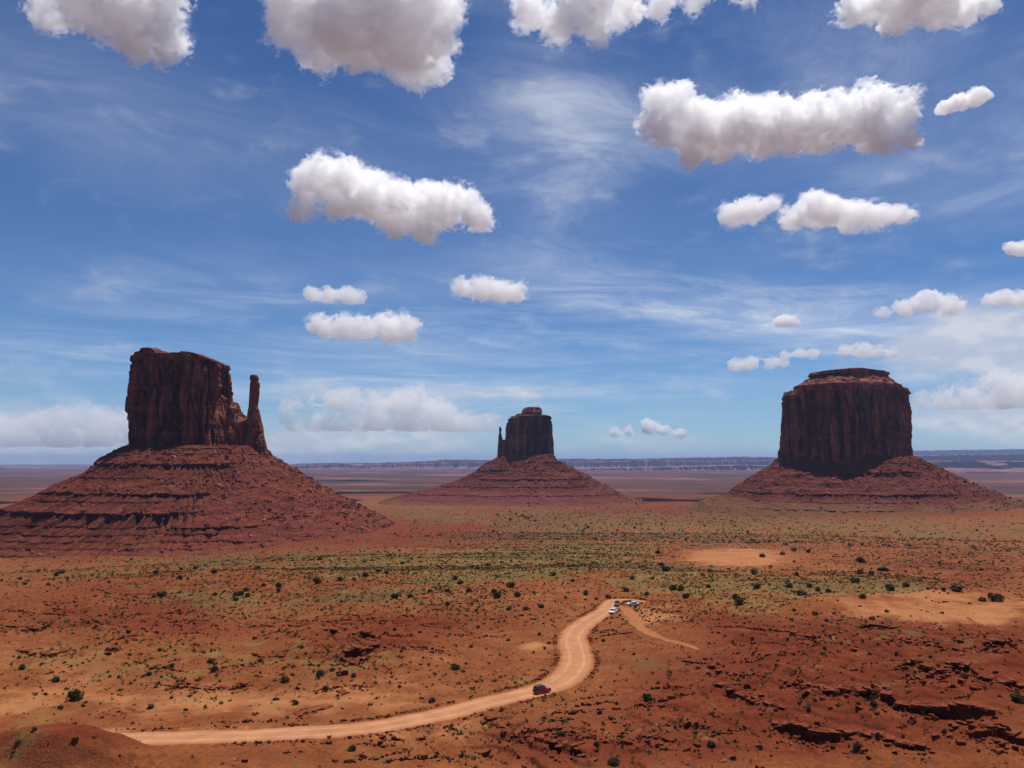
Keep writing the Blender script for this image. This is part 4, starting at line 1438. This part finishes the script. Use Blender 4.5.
X, Y, r = scatter(60000, 5, 120, 620)
U, V = plain_uv(X, Y)
rk = rockiness(U, V, X, Y)
keep = (r.uniform(0, 1, len(X)) < np.clip(rk * 0.75 + 0.05 + 0.5 * np.maximum(0, vnoise2(X / 14, Y / 14, 66) - 0.1) * rk, 0, 1) * 0.42) & off_road(X, Y, 1.2)
X, Y = X[keep], Y[keep]
sz = 0.18 + 0.55 * r.uniform(0, 1, len(X)) ** 3.5 * 2.0
# stones below each ledge
ex, ey, es = [], [], []
for i, (P, hh, run, lab) in enumerate(LW):
    n = int((P[:, 0].max() - P[:, 0].min()) * 3.2 * hh)
    x = r.uniform(P[:, 0].min(), P[:, 0].max(), n)
    y = ledge_profile(P, x) - np.abs(r.normal(0, 2.2 * hh, n)) - 0.6
    ex.append(x)
    ey.append(y)
    es.append(0.22 + r.uniform(0, 1, n) ** 4 * 0.62 * hh)
X = np.concatenate([X] + ex)
Y = np.concatenate([Y] + ey)
sz = np.concatenate([sz] + es)
# stones bulldozed to the sides of the road
d = np.gradient(ROAD[:, :2], axis=0)
d /= np.linalg.norm(d, axis=1)[:, None]
nn = np.stack([d[:, 1], -d[:, 0]], 1)
for sgn in (-1, 1):
    for rep in range(5):
        off = (ROAD[:, 2] / 2 + 0.9 + r.normal(0, 0.45, len(ROAD)))[:, None] * nn * sgn + r.normal(0, 0.8, (len(ROAD), 1)) * d
        k = vnoise2(ROAD[:, 0] / 14, ROAD[:, 1] / 14 + sgn * 9, 71) > -0.05
        X = np.concatenate([X, (ROAD[:, 0] + off[:, 0])[k]])
        Y = np.concatenate([Y, (ROAD[:, 1] + off[:, 1])[k]])
        sz = np.concatenate([sz, (0.20 + r.uniform(0, 1, len(ROAD)) ** 4 * 0.6)[k]])
ok = off_road(X, Y, 0.3)
X, Y, sz = X[ok], Y[ok], sz[ok]
Z = ground_h(X, Y)
tag(link('loose_stones', blocks('loose_stones', np.stack([X, Y, Z + sz * 0.1], -1), sz, lm, 8), lm), kind='stuff')

# short broken strata peeping out of the rocky ground
r = np.random.default_rng(31)
bx_, by_, bs_ = [], [], []
n_rows = 0
while n_rows < 150:
    u_, v_ = r.uniform(-20, 1044), r.uniform(575, 768)
    xx, yy = on_plane(u_, v_)
    rk_ = float(rockiness(np.array([u_]), np.array([v_]), np.array([xx]), np.array([yy]))[0])
    if r.uniform() > (rk_ * 1.1 + 0.05) * (0.35 if u_ > 680 else 1.0):
        continue
    n_rows += 1
    ln_ = r.uniform(4, 16)
    nb = int(ln_ * 1.7)
    tt = np.linspace(-.5, .5, nb) * ln_
    sl = r.uniform(-0.55, 0.55)
    bx_.append(xx + tt + r.normal(0, .2, nb))
    by_.append(yy + tt * sl + 1.2 * vnoise2(tt / 4, tt * 0 + n_rows, 9) + r.normal(0, .35, nb))
    bs_.append((0.45 + r.uniform(0, 1, nb) ** 2 * 0.9) * (1 - 0.6 * np.abs(tt) / ln_))
X, Y, sz = np.concatenate(bx_), np.concatenate(by_), np.concatenate(bs_)
ok = off_road(X, Y, 1.0)
X, Y, sz = X[ok], Y[ok], sz[ok]
tag(link('broken_strata', blocks('broken_strata', np.stack([X, Y, ground_h(X, Y) + sz * 0.08], -1), sz, None, 81, 0.8), lm), kind='stuff')

# boulders on the aprons of the buttes
boulder_mat, t, b = material('fallen_rock', 0.95, 0.1)
geo = t.n('ShaderNodeNewGeometry')
t.l(t.mix(t.math('POWER', geo.outputs['Random Per Island'], 2.0), (0.120, 0.034, 0.021), (0.36, 0.16, 0.10)), b.inputs['Base Color'])
for (root, D_, cx_px, cz, ap, n, smin, smax, mt_, sd_) in (
        (b1, D1, 196, 448, t1, 22000, 1.0, 7.0, tal_a, 1), (b2, D2, 527, 458, t2, 9000, 1.8, 9.0, tal_b, 2), (b3, D3, 847, 460, t3, 13000, 1.4, 8.0, tal_c, 3)):
    r = np.random.default_rng(50 + sd_)
    nr_, nc_ = ap.shape[0] - 8, ap.shape[1]
    iz = (r.uniform(0.12, 0.96, n) * nr_).astype(int)
    ic = (r.uniform(-0.32, 0.32, n) * nc_).astype(int) % nc_
    pnt = ap[iz, ic]
    k = fbm3(pnt[:, 0] / 70, pnt[:, 1] / 70, pnt[:, 2] / 22, 3, 4) + 0.35 * (pnt[:, 0] - xpx(cx_px, 460, D_)) / 300 > r.uniform(-0.15, 0.75, n)
    pnt = pnt[k]
    s_ = smin + (smax - smin) * r.uniform(0, 1, len(pnt)) ** 5
    me = blocks('fallen_boulders', pnt - np.array(root.location), s_, None, sd_, 0.85)
    o = link('fallen_boulders', me, boulder_mat, root)
    o['kind'] = 'stuff'

# ------------------------------------------------------------------ shrubs
sm_, t, b = material('shrub_leaves', 0.8, 0.1)
geo = t.n('ShaderNodeNewGeometry')
oi = t.n('ShaderNodeObjectInfo')
rnd = geo.outputs['Random Per Island']
c = t.mix(rnd, (0.022, 0.030, 0.014), (0.062, 0.066, 0.028))
c = t.mix(t.math('MULTIPLY', oi.outputs['Random'], 0.5), c, (0.075, 0.062, 0.030))
t.l(c, b.inputs['Base Color'])


def shrub_mesh(seed, n=520, flat=0.85, lobes=6):
    r = np.random.default_rng(seed)
    L = [(0, 0, 0.42 * flat, 0.62)]
    for k in range(lobes):
        a_ = r.uniform(0, 6.28)
        q = r.uniform(0.25, 0.62)
        L.append((q * math.cos(a_), q * math.sin(a_), r.uniform(0.25, 0.75) * flat, r.uniform(0.26, 0.46)))
    L = np.array(L)
    w_ = L[:, 3] ** 2
    k = r.choice(len(L), n, p=w_ / w_.sum())
    dirs = r.normal(size=(n, 3))
    dirs /= np.linalg.norm(dirs, axis=1)[:, None]
    c_ = L[k, :3] + dirs * (L[k, 3] * r.uniform(0.55, 1.08, n))[:, None]
    c_[:, 2] = np.maximum(c_[:, 2], 0.02 + 0.1 * r.uniform(0, 1, n))
    u_ = r.normal(size=(n, 3))
    u_ /= np.linalg.norm(u_, axis=1)[:, None]
    v_ = np.cross(u_, r.normal(size=(n, 3)))
    v_ /= np.linalg.norm(v_, axis=1)[:, None]
    s_ = r.uniform(0.045, 0.115, n)[:, None]
    Q = np.stack([c_ - u_ * s_ * 1.3, c_ - v_ * s_ * .7, c_ + u_ * s_ * 1.3, c_ + v_ * s_ * .7], 1)
    # stems from the ground
    st_ = []
    for q in range(7):
        a_ = r.uniform(0, 6.28)
        e = np.array([0.4 * math.cos(a_), 0.4 * math.sin(a_), 0.5 * flat])
        sdv = np.array([-math.sin(a_), math.cos(a_), 0]) * 0.025
        st_.append(np.stack([-sdv, sdv, e + sdv * .3, e - sdv * .3]))
    Q = np.concatenate([Q, np.stack(st_)])
    return np_mesh('shrub', Q.reshape(-1, 3), np.arange(len(Q) * 4).reshape(-1, 4), False)


SH = []
for i in range(9):
    m_ = shrub_mesh(100 + i, 560, [0.85, 0.95, 0.7][i % 3], 4 + i % 4)
    m_.materials.append(sm_)
    SH.append(m_)

B4 = [(33,115,7),(95,98,6),(152,97,6),(178,57,7),(193,70,8),(222,95,9),(152,138,8),(248,25,7),(283,12,6),(308,112,13),(300,100,8),(352,77,13),(375,110,10),(346,155,7),(401,153,8),(453,145,9),(491,46,6),(553,65,5),(531,119,5),(595,105,8),(668,115,9),(628,123,5),(742,57,6),(725,95,9),(790,105,7),(872,87,10),(897,90,9),(914,115,9),(987,83,6),(852,28,11),(650,257,6),(447,235,6),(347,255,6),(228,275,6),(175,340,12),(102,447,10),(793,440,14),(557,487,7),(638,487,8),(628,588,9),(518,555,10),(680,640,18),(995,592,10),(250,214,5),(475,262,6)]
B6 = [(115,115,10),(125,130,14),(178,83,10),(283,80,9),(318,103,12),(345,80,7),(372,92,8),(405,95,8),(505,38,9),(490,64,11),(543,40,7),(567,30,6),(588,30,7),(602,88,11),(515,115,9),(650,78,9),(808,88,14),(892,122,10),(940,118,17),(770,95,6),(305,43,7),(510,2,9),(35,583,10),(495,590,13),(1005,435,16),(835,365,9),(550,455,9),(365,170,7),(290,190,6),(27,82,6),(590,160,6),(545,185,7)]
B5 = [(195,345,20),(143,306,10),(452,455,10),(901,480,11),(755,365,10),(833,330,10),(732,304,12),(548,280,11),(540,258,9),(475,382,6),(386,375,8),(155,377,8),(46,467,7),(193,458,8),(812,55,8),(872,48,8),(935,38,8),(398,30,7),(461,45,6),(549,28,8),(500,20,6),(464,22,5),(146,37,6),(161,30,6),(65,60,5),(52,47,5),(123,62,5),(713,62,8),(675,63,6),(630,75,8),(612,85,8),(605,100,7),(440,270,7),(380,290,8),(820,290,12),(57,275,8),(905,48,6),(905,295,8),(967,27,6),(990,32,6),(1010,92,9),(415,90,7),(395,93,6),(408,230,6),(88,433,6),(660,20,7)]
B7 = [(500,110,9),(541,107,6),(564,99,7),(592,102,6),(291,104,7),(246,83,4),(229,123,5),(240,155,6),(122,160,5),(83,148,6),(308,137,9),(300,128,7),(325,174,9),(338,175,8),(485,144,9),(569,147,5),(697,119,10),(720,145,6),(740,138,8),(855,125,4),(795,90,5),(752,92,4),(855,105,4),(935,123,4),(483,80,4),(245,55,4)]
B8 = [(640,117,7),(681,157,7),(633,160,8),(730,148,6),(758,142,5),(805,126,6),(428,143,6),(311,144,7),(359,155,6),(363,138,5),(390,136,5),(527,170,6),(470,188,7),(482,186,8),(495,190,7),(329,187,8),(318,189,6),(955,135,6),(975,130,5),(910,155,6),(920,165,7),(893,180,6),(938,180,6),(820,192,7),(790,192,8),(860,180,6),(120,145,5),(112,148,4),(50,168,4),(3,160,4),(40,157,4),(558,180,6),(515,135,5),(262,118,4),(430,188,6)]
B2 = [(440,430,4),(520,432,5),(508,436,4),(530,438,4),(540,440,4),(480,445,4),(560,450,4),(730,470,5),(720,474,4),(680,500,4),(665,500,3),(880,517,4),(952,551,6),(405,541,5),(435,537,5),(580,517,4),(640,510,3),(480,420,3),(500,428,4),(465,440,3),(550,435,3),(655,465,3),(900,460,3),(980,492,3),(1005,495,4),(620,530,3)]
bush = ([(400 + x / 3.2, 560 + y / 3.2, w_) for x, y, w_ in B4] + [(700 + x / 3.16, 560 + y / 3.16, w_) for x, y, w_ in B6]
        + [(x / 2.56, 560 + y / 2.56, w_) for x, y, w_ in B5] + [(512 + x / 2, 500 + y / 2, w_) for x, y, w_ in B7]
        + [(x / 2, 500 + y / 2, w_) for x, y, w_ in B8] + [(360 + x / 3.2, 380 + y / 3.2, w_) for x, y, w_ in B2])


def area_label(x, y):
    """what the shrub stands on, by the part of the photograph"""
    if y > 690 and x > 690:
        return "dark shrub on the red rubble at the lower right corner", "shrubs at the lower right corner"
    if y > 598 and x > 640:
        return "dark shrub on the red ledged hill right of the road", "shrubs on the red hill"
    if y > 715 and x < 690:
        return "dark shrub below the dirt road near the bottom edge", "shrubs below the road"
    if x > 600 and y > 572:
        return "dark round shrub on the tan scrubland behind the red hill", "shrubs behind the red hill"
    if x > 600 and y > 538:
        return "dark shrub around the bare sand clearing right of centre", "shrubs around the sand clearing"
    if y < 540 and x > 330:
        return "tiny dark shrub far out on the plain below the middle butte", "shrubs far out on the plain"
    if x > 400 and y < 625:
        return "dark round shrub on the orange slope behind the road bend", "shrubs on the slope behind the bend"
    if x > 400:
        return "dark shrub beside the winding dirt road", "shrubs beside the road"
    if y < 595:
        return "small dark shrub on the scrub flat below the left butte", "shrubs below the left butte"
    if y < 650:
        return "dark shrub among the red ledges at left", "shrubs among the left ledges"
    return "dark low shrub on the sandy flat above the left road", "shrubs on the left sandy flat"


r = np.random.default_rng(12)
# a few more where the photograph's scrub thickens
extra = []
while len(extra) + len(bush) < 292:
    x, y = r.uniform(0, 1024), r.uniform(520, 760)
    sc_ = float(region(np.array([x]), np.array([y]), [(620, 560, 260, 30, 1.0), (930, 560, 120, 26, 0.8), (250, 585, 240, 18, 0.8), (470, 610, 80, 22, 0.8), (300, 650, 260, 30, 0.35), (800, 690, 260, 60, 0.3)])[0])
    if r.uniform() < sc_ and all((x - e[0]) ** 2 + (y - e[1]) ** 2 > 60 for e in bush + extra):
        extra.append((x, y, r.uniform(2.6, 5.0) * (1 if y < 620 else 1.3)))
OCC = []
unique_done = {}
for i, (x, y, w_) in enumerate(bush + extra):
    X_, Y_, Z_ = cast(x, y + w_ * 0.25, lambda a_, b_: ground_h(a_, b_, False))
    if not off_road(np.array([X_]), np.array([Y_]), 0.8)[0]:
        continue
    dist = math.hypot(X_, Y_)
    rad = w_ / 2 * dist / FPX * 1.0
    o = bpy.data.objects.new('shrub', SH[i % 9])
    col.objects.link(o)
    o.location = (X_, Y_, float(ground_h(np.array([X_]), np.array([Y_]))[0]) - 0.04 * rad)
    o.rotation_euler = (0, 0, r.uniform(0, 6.28))
    o.scale = (rad * r.uniform(.9, 1.15), rad, rad * r.uniform(0.85, 1.15))
    lab, grp = area_label(x, y)
    if abs(x - 76) < 1 and abs(y - 695) < 2:
        lab = "widest dark green shrub at lower left on the sandy flat above the road"
    elif abs(x - 997.5) < 1 and abs(y - 597) < 2:
        lab = "widest dark shrub on the orange sand strip at the right edge"
    elif abs(x - 612.5) < 1 and abs(y - 760) < 1:
        lab = "widest shrub at the bottom edge, right of the stepped ledge"
    elif abs(x - 648) < 1 and abs(y - 697.5) < 1:
        lab = "large dark shrub alone on red ground well right of the red car"
    tag(o, lab, 'shrub', grp)


# ------------------------------------------------------------------ ground cover: low scrub and dry grass
def tufts(name, X, Y, size, seed, mat, k=7, spread=0.6, up=0.75):
    r = np.random.default_rng(seed)
    n = len(X)
    Z = ground_h(X, Y)
    base = np.stack([X, Y, Z], -1)[:, None, :]
    off = r.normal(0, spread * 0.42, (n, k, 3))
    off[:, :, 2] = np.abs(off[:, :, 2]) * 0.5 + 0.02
    tip = r.normal(0, 0.35, (n, k, 3))
    tip[:, :, 2] = up * r.uniform(0.4, 1.0, (n, k))
    sdv = r.normal(0, 1, (n, k, 3)) * 0.26
    sdv[:, :, 2] *= 0.3
    s_ = size[:, None, None]
    a_ = base + (off - sdv) * s_
    b_ = base + (off + sdv) * s_
    c_ = base + (off + tip + sdv * 0.3) * s_
    Q = np.stack([a_, b_, c_], 2).reshape(-1, 3)
    me_ = np_mesh(name, Q, np.arange(len(Q)).reshape(-1, 3), False)
    return tag(link(name, me_, mat), kind='stuff')


def scrub_amount(U, V, X, Y):
    s_ = region(U, V, [(620, 530, 180, 22, 0.95), (800, 535, 140, 14, 0.9), (430, 570, 130, 18, 0.9), (560, 560, 110, 26, 0.9), (820, 590, 120, 16, 0.8), (700, 585, 80, 14, 0.8),
                       (250, 570, 260, 18, 0.8), (300, 605, 180, 20, 0.8), (960, 555, 120, 26, 0.9), (240, 670, 260, 26, 0.6), (520, 690, 60, 14, 0.5), (60, 640, 120, 30, 0.5),
                       (480, 610, 80, 20, 0.9), (820, 680, 200, 60, 0.35), (620, 740, 160, 30, 0.5), (450, 745, 60, 20, 0.7), (650, 620, 30, 12, 0.3), (700, 610, 90, 14, 0.8)])
    s_ = s_ * (0.75 + 0.9 * fbm2(X / 22, Y / 22, 3, 401)) + 0.07
    return np.clip(s_ - 1.0 * region(U, V, [(735, 559, 46, 9, 1.5), (950, 612, 120, 10, 0.6)]), 0.0, 1)


def cover(n, seed, d0, d1, lo, hi, amt, power=1.0):
    X, Y, r = scatter(n, seed, d0, d1, power)
    U, V = plain_uv(X, Y)
    k = (r.uniform(0, 1, n) < scrub_amount(U, V, X, Y) * amt) & off_road(X, Y, 0.3)
    X, Y = X[k], Y[k]
    return X, Y, lo + (hi - lo) * r.uniform(0, 1, len(X)) ** 2.5


dm, t, b = material('scrub_leaves', 0.85, 0.1)
geo = t.n('ShaderNodeNewGeometry')
t.l(t.mix(geo.outputs['Random Per Island'], (0.050, 0.046, 0.019), (0.145, 0.112, 0.044)), b.inputs['Base Color'])
ym, t, b = material('straw', 0.85, 0.1)
geo = t.n('ShaderNodeNewGeometry')
t.l(t.mix(geo.outputs['Random Per Island'], (0.17, 0.115, 0.040), (0.31, 0.21, 0.080)), b.inputs['Base Color'])
X, Y, s_ = cover(60000, 21, 120, 480, 0.30, 1.05, 0.72)
tufts('low_scrub', X, Y, s_, 1, dm, 9)
X, Y, s_ = cover(110000, 22, 420, 1500, 0.5, 1.9, 0.46)
tufts('low_scrub', X, Y, s_, 2, dm, 6)
X, Y, s_ = cover(60000, 24, 1100, 3000, 1.6, 4.2, 0.45)
tufts('low_scrub', X, Y, s_, 4, dm, 6)
X, Y, s_ = cover(120000, 23, 120, 700, 0.25, 0.75, 0.75)
tufts('dry_grass', X, Y, s_, 3, ym, 7, 0.8, 0.7)

# ------------------------------------------------------------------ vehicles
def flat_mat(name, colr, rough=0.5, spec=0.5, metal=0.0, coat=0.0):
    m, t, b = material(name, rough, spec)
    nz = t.noise(t.n('ShaderNodeTexCoord').outputs['Object'], 2.5, 3, 0.6)
    dusty = t.mix(t.ramp(nz, 0.35, 0.8, 0.04, 0.30), colr, (0.36, 0.17, 0.10))
    t.l(dusty, b.inputs['Base Color'])
    b.inputs['Metallic'].default_value = metal
    b.inputs['Coat Weight'].default_value = coat
    return m


M_red = flat_mat('red_paint', (0.42, 0.012, 0.018), 0.35, 0.5, 0, 0.6)
M_white = flat_mat('white_paint', (0.78, 0.79, 0.80), 0.35, 0.5, 0, 0.5)
M_grey = flat_mat('dark_paint', (0.045, 0.05, 0.06), 0.35, 0.5, 0, 0.5)
M_black = flat_mat('black_trim', (0.015, 0.015, 0.017), 0.6, 0.4)
M_glass = flat_mat('tinted_glass', (0.012, 0.016, 0.022), 0.08, 0.6)
M_tyre = flat_mat('tyre_rubber', (0.02, 0.02, 0.02), 0.9, 0.1)
M_rim = flat_mat('alloy_rim', (0.45, 0.45, 0.46), 0.35, 0.5, 0.7)
M_lamp = flat_mat('lamp_lens', (0.75, 0.76, 0.74), 0.15, 0.6)
M_tail = flat_mat('tail_lens', (0.35, 0.01, 0.01), 0.2, 0.6)


def prism(bm, poly, y0, y1, inset_top=0.0, zt=None):
    """extrude an x-z outline across y; points above inset_top's height lean inwards"""
    rings = []
    for y in (y0, y1):
        ring = []
        for (x, z) in poly:
            yy = y
            if zt is not None and z > zt[0]:
                k = (z - zt[0]) / (zt[1] - zt[0]) * inset_top
                yy = y - k if y > 0 else y + k
            ring.append(bm.verts.new((x, yy, z)))
        rings.append(ring)
    n = len(poly)
    for i in range(n):
        bm.faces.new((rings[0][i], rings[0][(i + 1) % n], rings[1][(i + 1) % n], rings[1][i]))
    bm.faces.new(rings[0][::-1])
    bm.faces.new(rings[1])
    bmesh.ops.recalc_face_normals(bm, faces=bm.faces[:])


def bm_obj(name, bm, mat, parent, bev=0.0):
    if bev:
        bmesh.ops.bevel(bm, geom=bm.edges[:] , offset=bev, segments=2, affect='EDGES', profile=0.6)
    me_ = bpy.data.meshes.new(name)
    bm.to_mesh(me_)
    bm.free()
    return link(name, me_, mat, parent)


def quad_panel(name, pts, mat, parent, thick=0.02):
    """flat panel with a little thickness"""
    a_, b_, c_ = Vector(pts[0]), Vector(pts[1]), Vector(pts[2])
    n = (b_ - a_).cross(c_ - a_).normalized() * thick
    bm = bmesh.new()
    lo = [bm.verts.new(Vector(p_) - n * 0.5) for p_ in pts]
    hi = [bm.verts.new(Vector(p_) + n) for p_ in pts]
    k = len(pts)
    for i in range(k):
        bm.faces.new((lo[i], lo[(i + 1) % k], hi[(i + 1) % k], hi[i]))
    bm.faces.new(lo[::-1])
    bm.faces.new(hi)
    bmesh.ops.recalc_face_normals(bm, faces=bm.faces[:])
    return bm_obj(name, bm, mat, parent)


def cyl(bm, c, r_, w_, seg=20, axis='y'):
    m = Matrix.Translation(c) @ Matrix.Rotation(math.pi / 2, 4, 'X')
    bmesh.ops.create_cone(bm, cap_ends=True, segments=seg, radius1=r_, radius2=r_, depth=w_, matrix=m)


def vehicle(name, label, cat, L, W, H, belt, hood, front, rear, paint, roof_mat, kind, group=None):
    """L, W, H metres; belt height; hood: x where the windscreen starts; front / rear: x of the roof's ends"""
    root = bpy.data.objects.new(name, None)
    col.objects.link(root)
    tag(root, label, cat, group)
    h = L / 2
    wb = L * 0.30
    wr = 0.36 if kind != 'sedan' else 0.32
    gc = wr * 0.62
    # lower body with wheel arches cut into the outline

    def arch(cx_):
        return [(cx_ + (wr + 0.08) * math.cos(a_), wr + (wr + 0.08) * math.sin(a_)) for a_ in np.linspace(0.15 * -1, math.pi + 0.15, 9)]
    out = [(-h + 0.06, gc + 0.1)] + []
    bottom = [(-h + 0.04, gc + 0.05)] + arch(-wb)[::-1] + arch(wb)[::-1] + [(h - 0.10, gc + 0.05)]
    bottom = [(x, max(z, gc)) for x, z in bottom]
    topl = [(h, gc + 0.28), (h - 0.05, belt - 0.22), (h - 0.25, belt - 0.09), (hood + 0.1, belt), (-h + 0.05, belt), (-h, belt - 0.25)]
    if kind == 'sedan':
        topl = [(h, gc + 0.25), (h - 0.05, belt - 0.25), (h - 0.3, belt - 0.14), (hood + 0.1, belt), (rear - 0.45, belt), (-h + 0.05, belt - 0.06), (-h, belt - 0.3)]
    bm = bmesh.new()
    prism(bm, bottom + topl, -W / 2, W / 2, 0.08, (belt - 0.3, belt))
    bm_obj('body', bm, paint, root)
    # cabin
    rb = rear - (0.45 if kind == 'sedan' else 0.10)
    if kind == 'pickup':
        rb = rear - 0.12
    bm = bmesh.new()
    cab = [(rb, belt - 0.02), (hood, belt - 0.02), (front, H - 0.05), (front - 0.18, H), (rear + 0.1, H), (rear, H - 0.05)]
    prism(bm, cab, -W / 2 + 0.05, W / 2 - 0.05, 0.20, (belt, H))
    bm_obj('cabin', bm, roof_mat, root)

    def yi(z):
        return W / 2 - 0.05 - 0.20 * max(0, (z - belt)) / (H - belt)
    z0, z1 = belt + 0.05, H - 0.12
    # windscreen and rear window

    def xe(z, a_, b_):
        return a_ + (b_ - a_) * (z - belt) / (H - 0.05 - belt)
    quad_panel('windscreen', [(xe(z0, hood, front) + .005, yi(z0) - .1, z0), (xe(z0, hood, front) + .005, -yi(z0) + .1, z0),
                              (xe(z1, hood, front) + .005, -yi(z1) + .1, z1), (xe(z1, hood, front) + .005, yi(z1) - .1, z1)], M_glass, root)
    quad_panel('rear_window', [(xe(z0, rb, rear) - .005, -yi(z0) + .12, z0), (xe(z0, rb, rear) - .005, yi(z0) - .12, z0),
                               (xe(z1, rb, rear) - .005, yi(z1) - .12, z1), (xe(z1, rb, rear) - .005, -yi(z1) + .12, z1)], M_glass, root)
    nwin = 2 if kind in ('sedan', 'pickup') else 3
    xa, xb = rear + 0.08, front - 0.02
    for s in (-1, 1):
        for q in range(nwin):
            a0 = xa + (xb - xa) * q / nwin + 0.04
            a1 = xa + (xb - xa) * (q + 1) / nwin - 0.04
            e0 = a0 - (0.32 if (kind == 'sedan' and q == 0) else 0.0)
            e1 = a1 + ((hood - front) * 0.72 if q == nwin - 1 else 0)
            quad_panel('side_window', [(e0, s * (yi(z0) + .004), z0), (e1, s * (yi(z0) + .004), z0), (a1, s * (yi(z1) + .004), z1), (a0, s * (yi(z1) + .004), z1)], M_glass, root, 0.012)
        for sx in (-1, 1):
            bm = bmesh.new()
            cyl(bm, (sx * wb, s * (W / 2 - 0.12), wr), wr, 0.24, 24)
            ty = bm_obj('wheel', bm, M_tyre, root, 0.02)
            bm = bmesh.new()
            cyl(bm, (sx * wb, s * (W / 2 + 0.004), wr), wr * 0.6, 0.02, 16)
            for sp_ in range(5):
                pass
            bm_obj('rim', bm, M_rim, ty)
        quad_panel('headlight', [(h - .035, s * (W / 2 - .12), belt - .42), (h - .035, s * (W / 2 - .48), belt - .42), (h - .06, s * (W / 2 - .48), belt - .27), (h - .06, s * (W / 2 - .12), belt - .27)], M_lamp, root, 0.03)
        quad_panel('taillight', [(-h + .005, s * (W / 2 - .08), belt - .42), (-h + .005, s * (W / 2 - .30), belt - .42), (-h + .03, s * (W / 2 - .30), belt - .08), (-h + .03, s * (W / 2 - .08), belt - .08)], M_tail, root, 0.03)
        bm = bmesh.new()
        bmesh.ops.create_cube(bm, size=1, matrix=Matrix.Translation((hood - 0.15, s * (W / 2 + 0.09), belt + 0.1)) @ Matrix.Diagonal((0.12, 0.22, 0.16, 1)))
        bm_obj('mirror', bm, roof_mat if paint is M_red else paint, root, 0.02)
    for sx, zz in ((1, gc + 0.2), (-1, gc + 0.2)):
        bm = bmesh.new()
        bmesh.ops.create_cube(bm, size=1, matrix=Matrix.Translation((sx * (h + 0.03), 0, zz)) @ Matrix.Diagonal((0.12, W * 0.94, 0.20, 1)))
        bm_obj('bumper', bm, M_black, root, 0.03)
    quad_panel('grille', [(h - .03, -W * .22, belt - .45), (h - .03, W * .22, belt - .45), (h - .06, W * .22, belt - .25), (h - .06, -W * .22, belt - .25)], M_black, root, 0.02)
    return root


def park(o, px, py, yaw_off=0.0, along=True, yaw=None):
    x, y, z = cast(px, py, lambda a_, b_: ground_h(a_, b_))
    i = int(np.argmin(np.hypot(ROAD[:, 0] - x, ROAD[:, 1] - y)))
    i = min(max(i, 4), len(ROAD) - 5)
    d_ = ROAD[i + 4, :2] - ROAD[i - 4, :2]
    dist = math.hypot(ROAD[i, 0] - x, ROAD[i, 1] - y)
    z = ROAD[i, 3] + 0.03 if dist < ROAD[i, 2] / 2 else float(ground_h(np.array([x]), np.array([y]))[0]) + 0.02
    yw = math.atan2(d_[1], d_[0]) if yaw is None else yaw
    slope = (ROAD[i + 4, 3] - ROAD[i - 4, 3]) / np.linalg.norm(d_) if dist < 6 else 0
    o.location = (x, y, z)
    o.rotation_euler = (0, -math.atan(slope) * (1 if abs(yaw_off) < 1.6 else -1) if yaw is None else 0, yw + yaw_off)


car = vehicle('off_road_car', 'red off-road car with a black top driving up the dirt road before the bend', 'car', 4.3, 1.88, 1.85, 1.12, 0.70, 0.35, -1.95, M_red, M_black, 'suv')
# spare wheel on the tailgate and a roof rack
bm = bmesh.new()
bmesh.ops.create_cone(bm, cap_ends=True, segments=24, radius1=0.37, radius2=0.37, depth=0.24, matrix=Matrix.Translation((-2.30, -0.12, 1.02)) @ Matrix.Rotation(math.pi / 2, 4, 'Y'))
bm_obj('spare_wheel', bm, M_tyre, car, 0.03)
for s in (-1, 1):
    bm = bmesh.new()
    bmesh.ops.create_cube(bm, size=1, matrix=Matrix.Translation((-0.75, s * 0.58, 1.90)) @ Matrix.Diagonal((2.0, 0.06, 0.07, 1)))
    bm_obj('roof_rail', bm, M_black, car)
park(car, 542, 693.5, -0.12)
c2 = vehicle('pickup_truck', 'white pickup truck coming down the far end of the road, nearest of the group', 'pickup truck', 5.2, 1.95, 1.85, 1.12, 1.0, 0.45, -1.05, M_white, M_white, 'pickup')
park(c2, 613, 613.5, math.pi)
c3 = vehicle('off_road_car', 'dark car following close behind the white pickup truck on the road', 'car', 4.5, 1.88, 1.78, 1.08, 0.85, 0.4, -2.0, M_grey, M_black, 'suv')
park(c3, 617, 606.3, math.pi)
c4_ = vehicle('sedan_car', 'white low car seen from the side beyond the head of the road', 'car', 4.9, 1.85, 1.45, 0.92, 1.15, 0.45, -1.05, M_white, M_white, 'sedan')
park(c4_, 633, 605.5, 0, yaw=math.pi + 0.05)
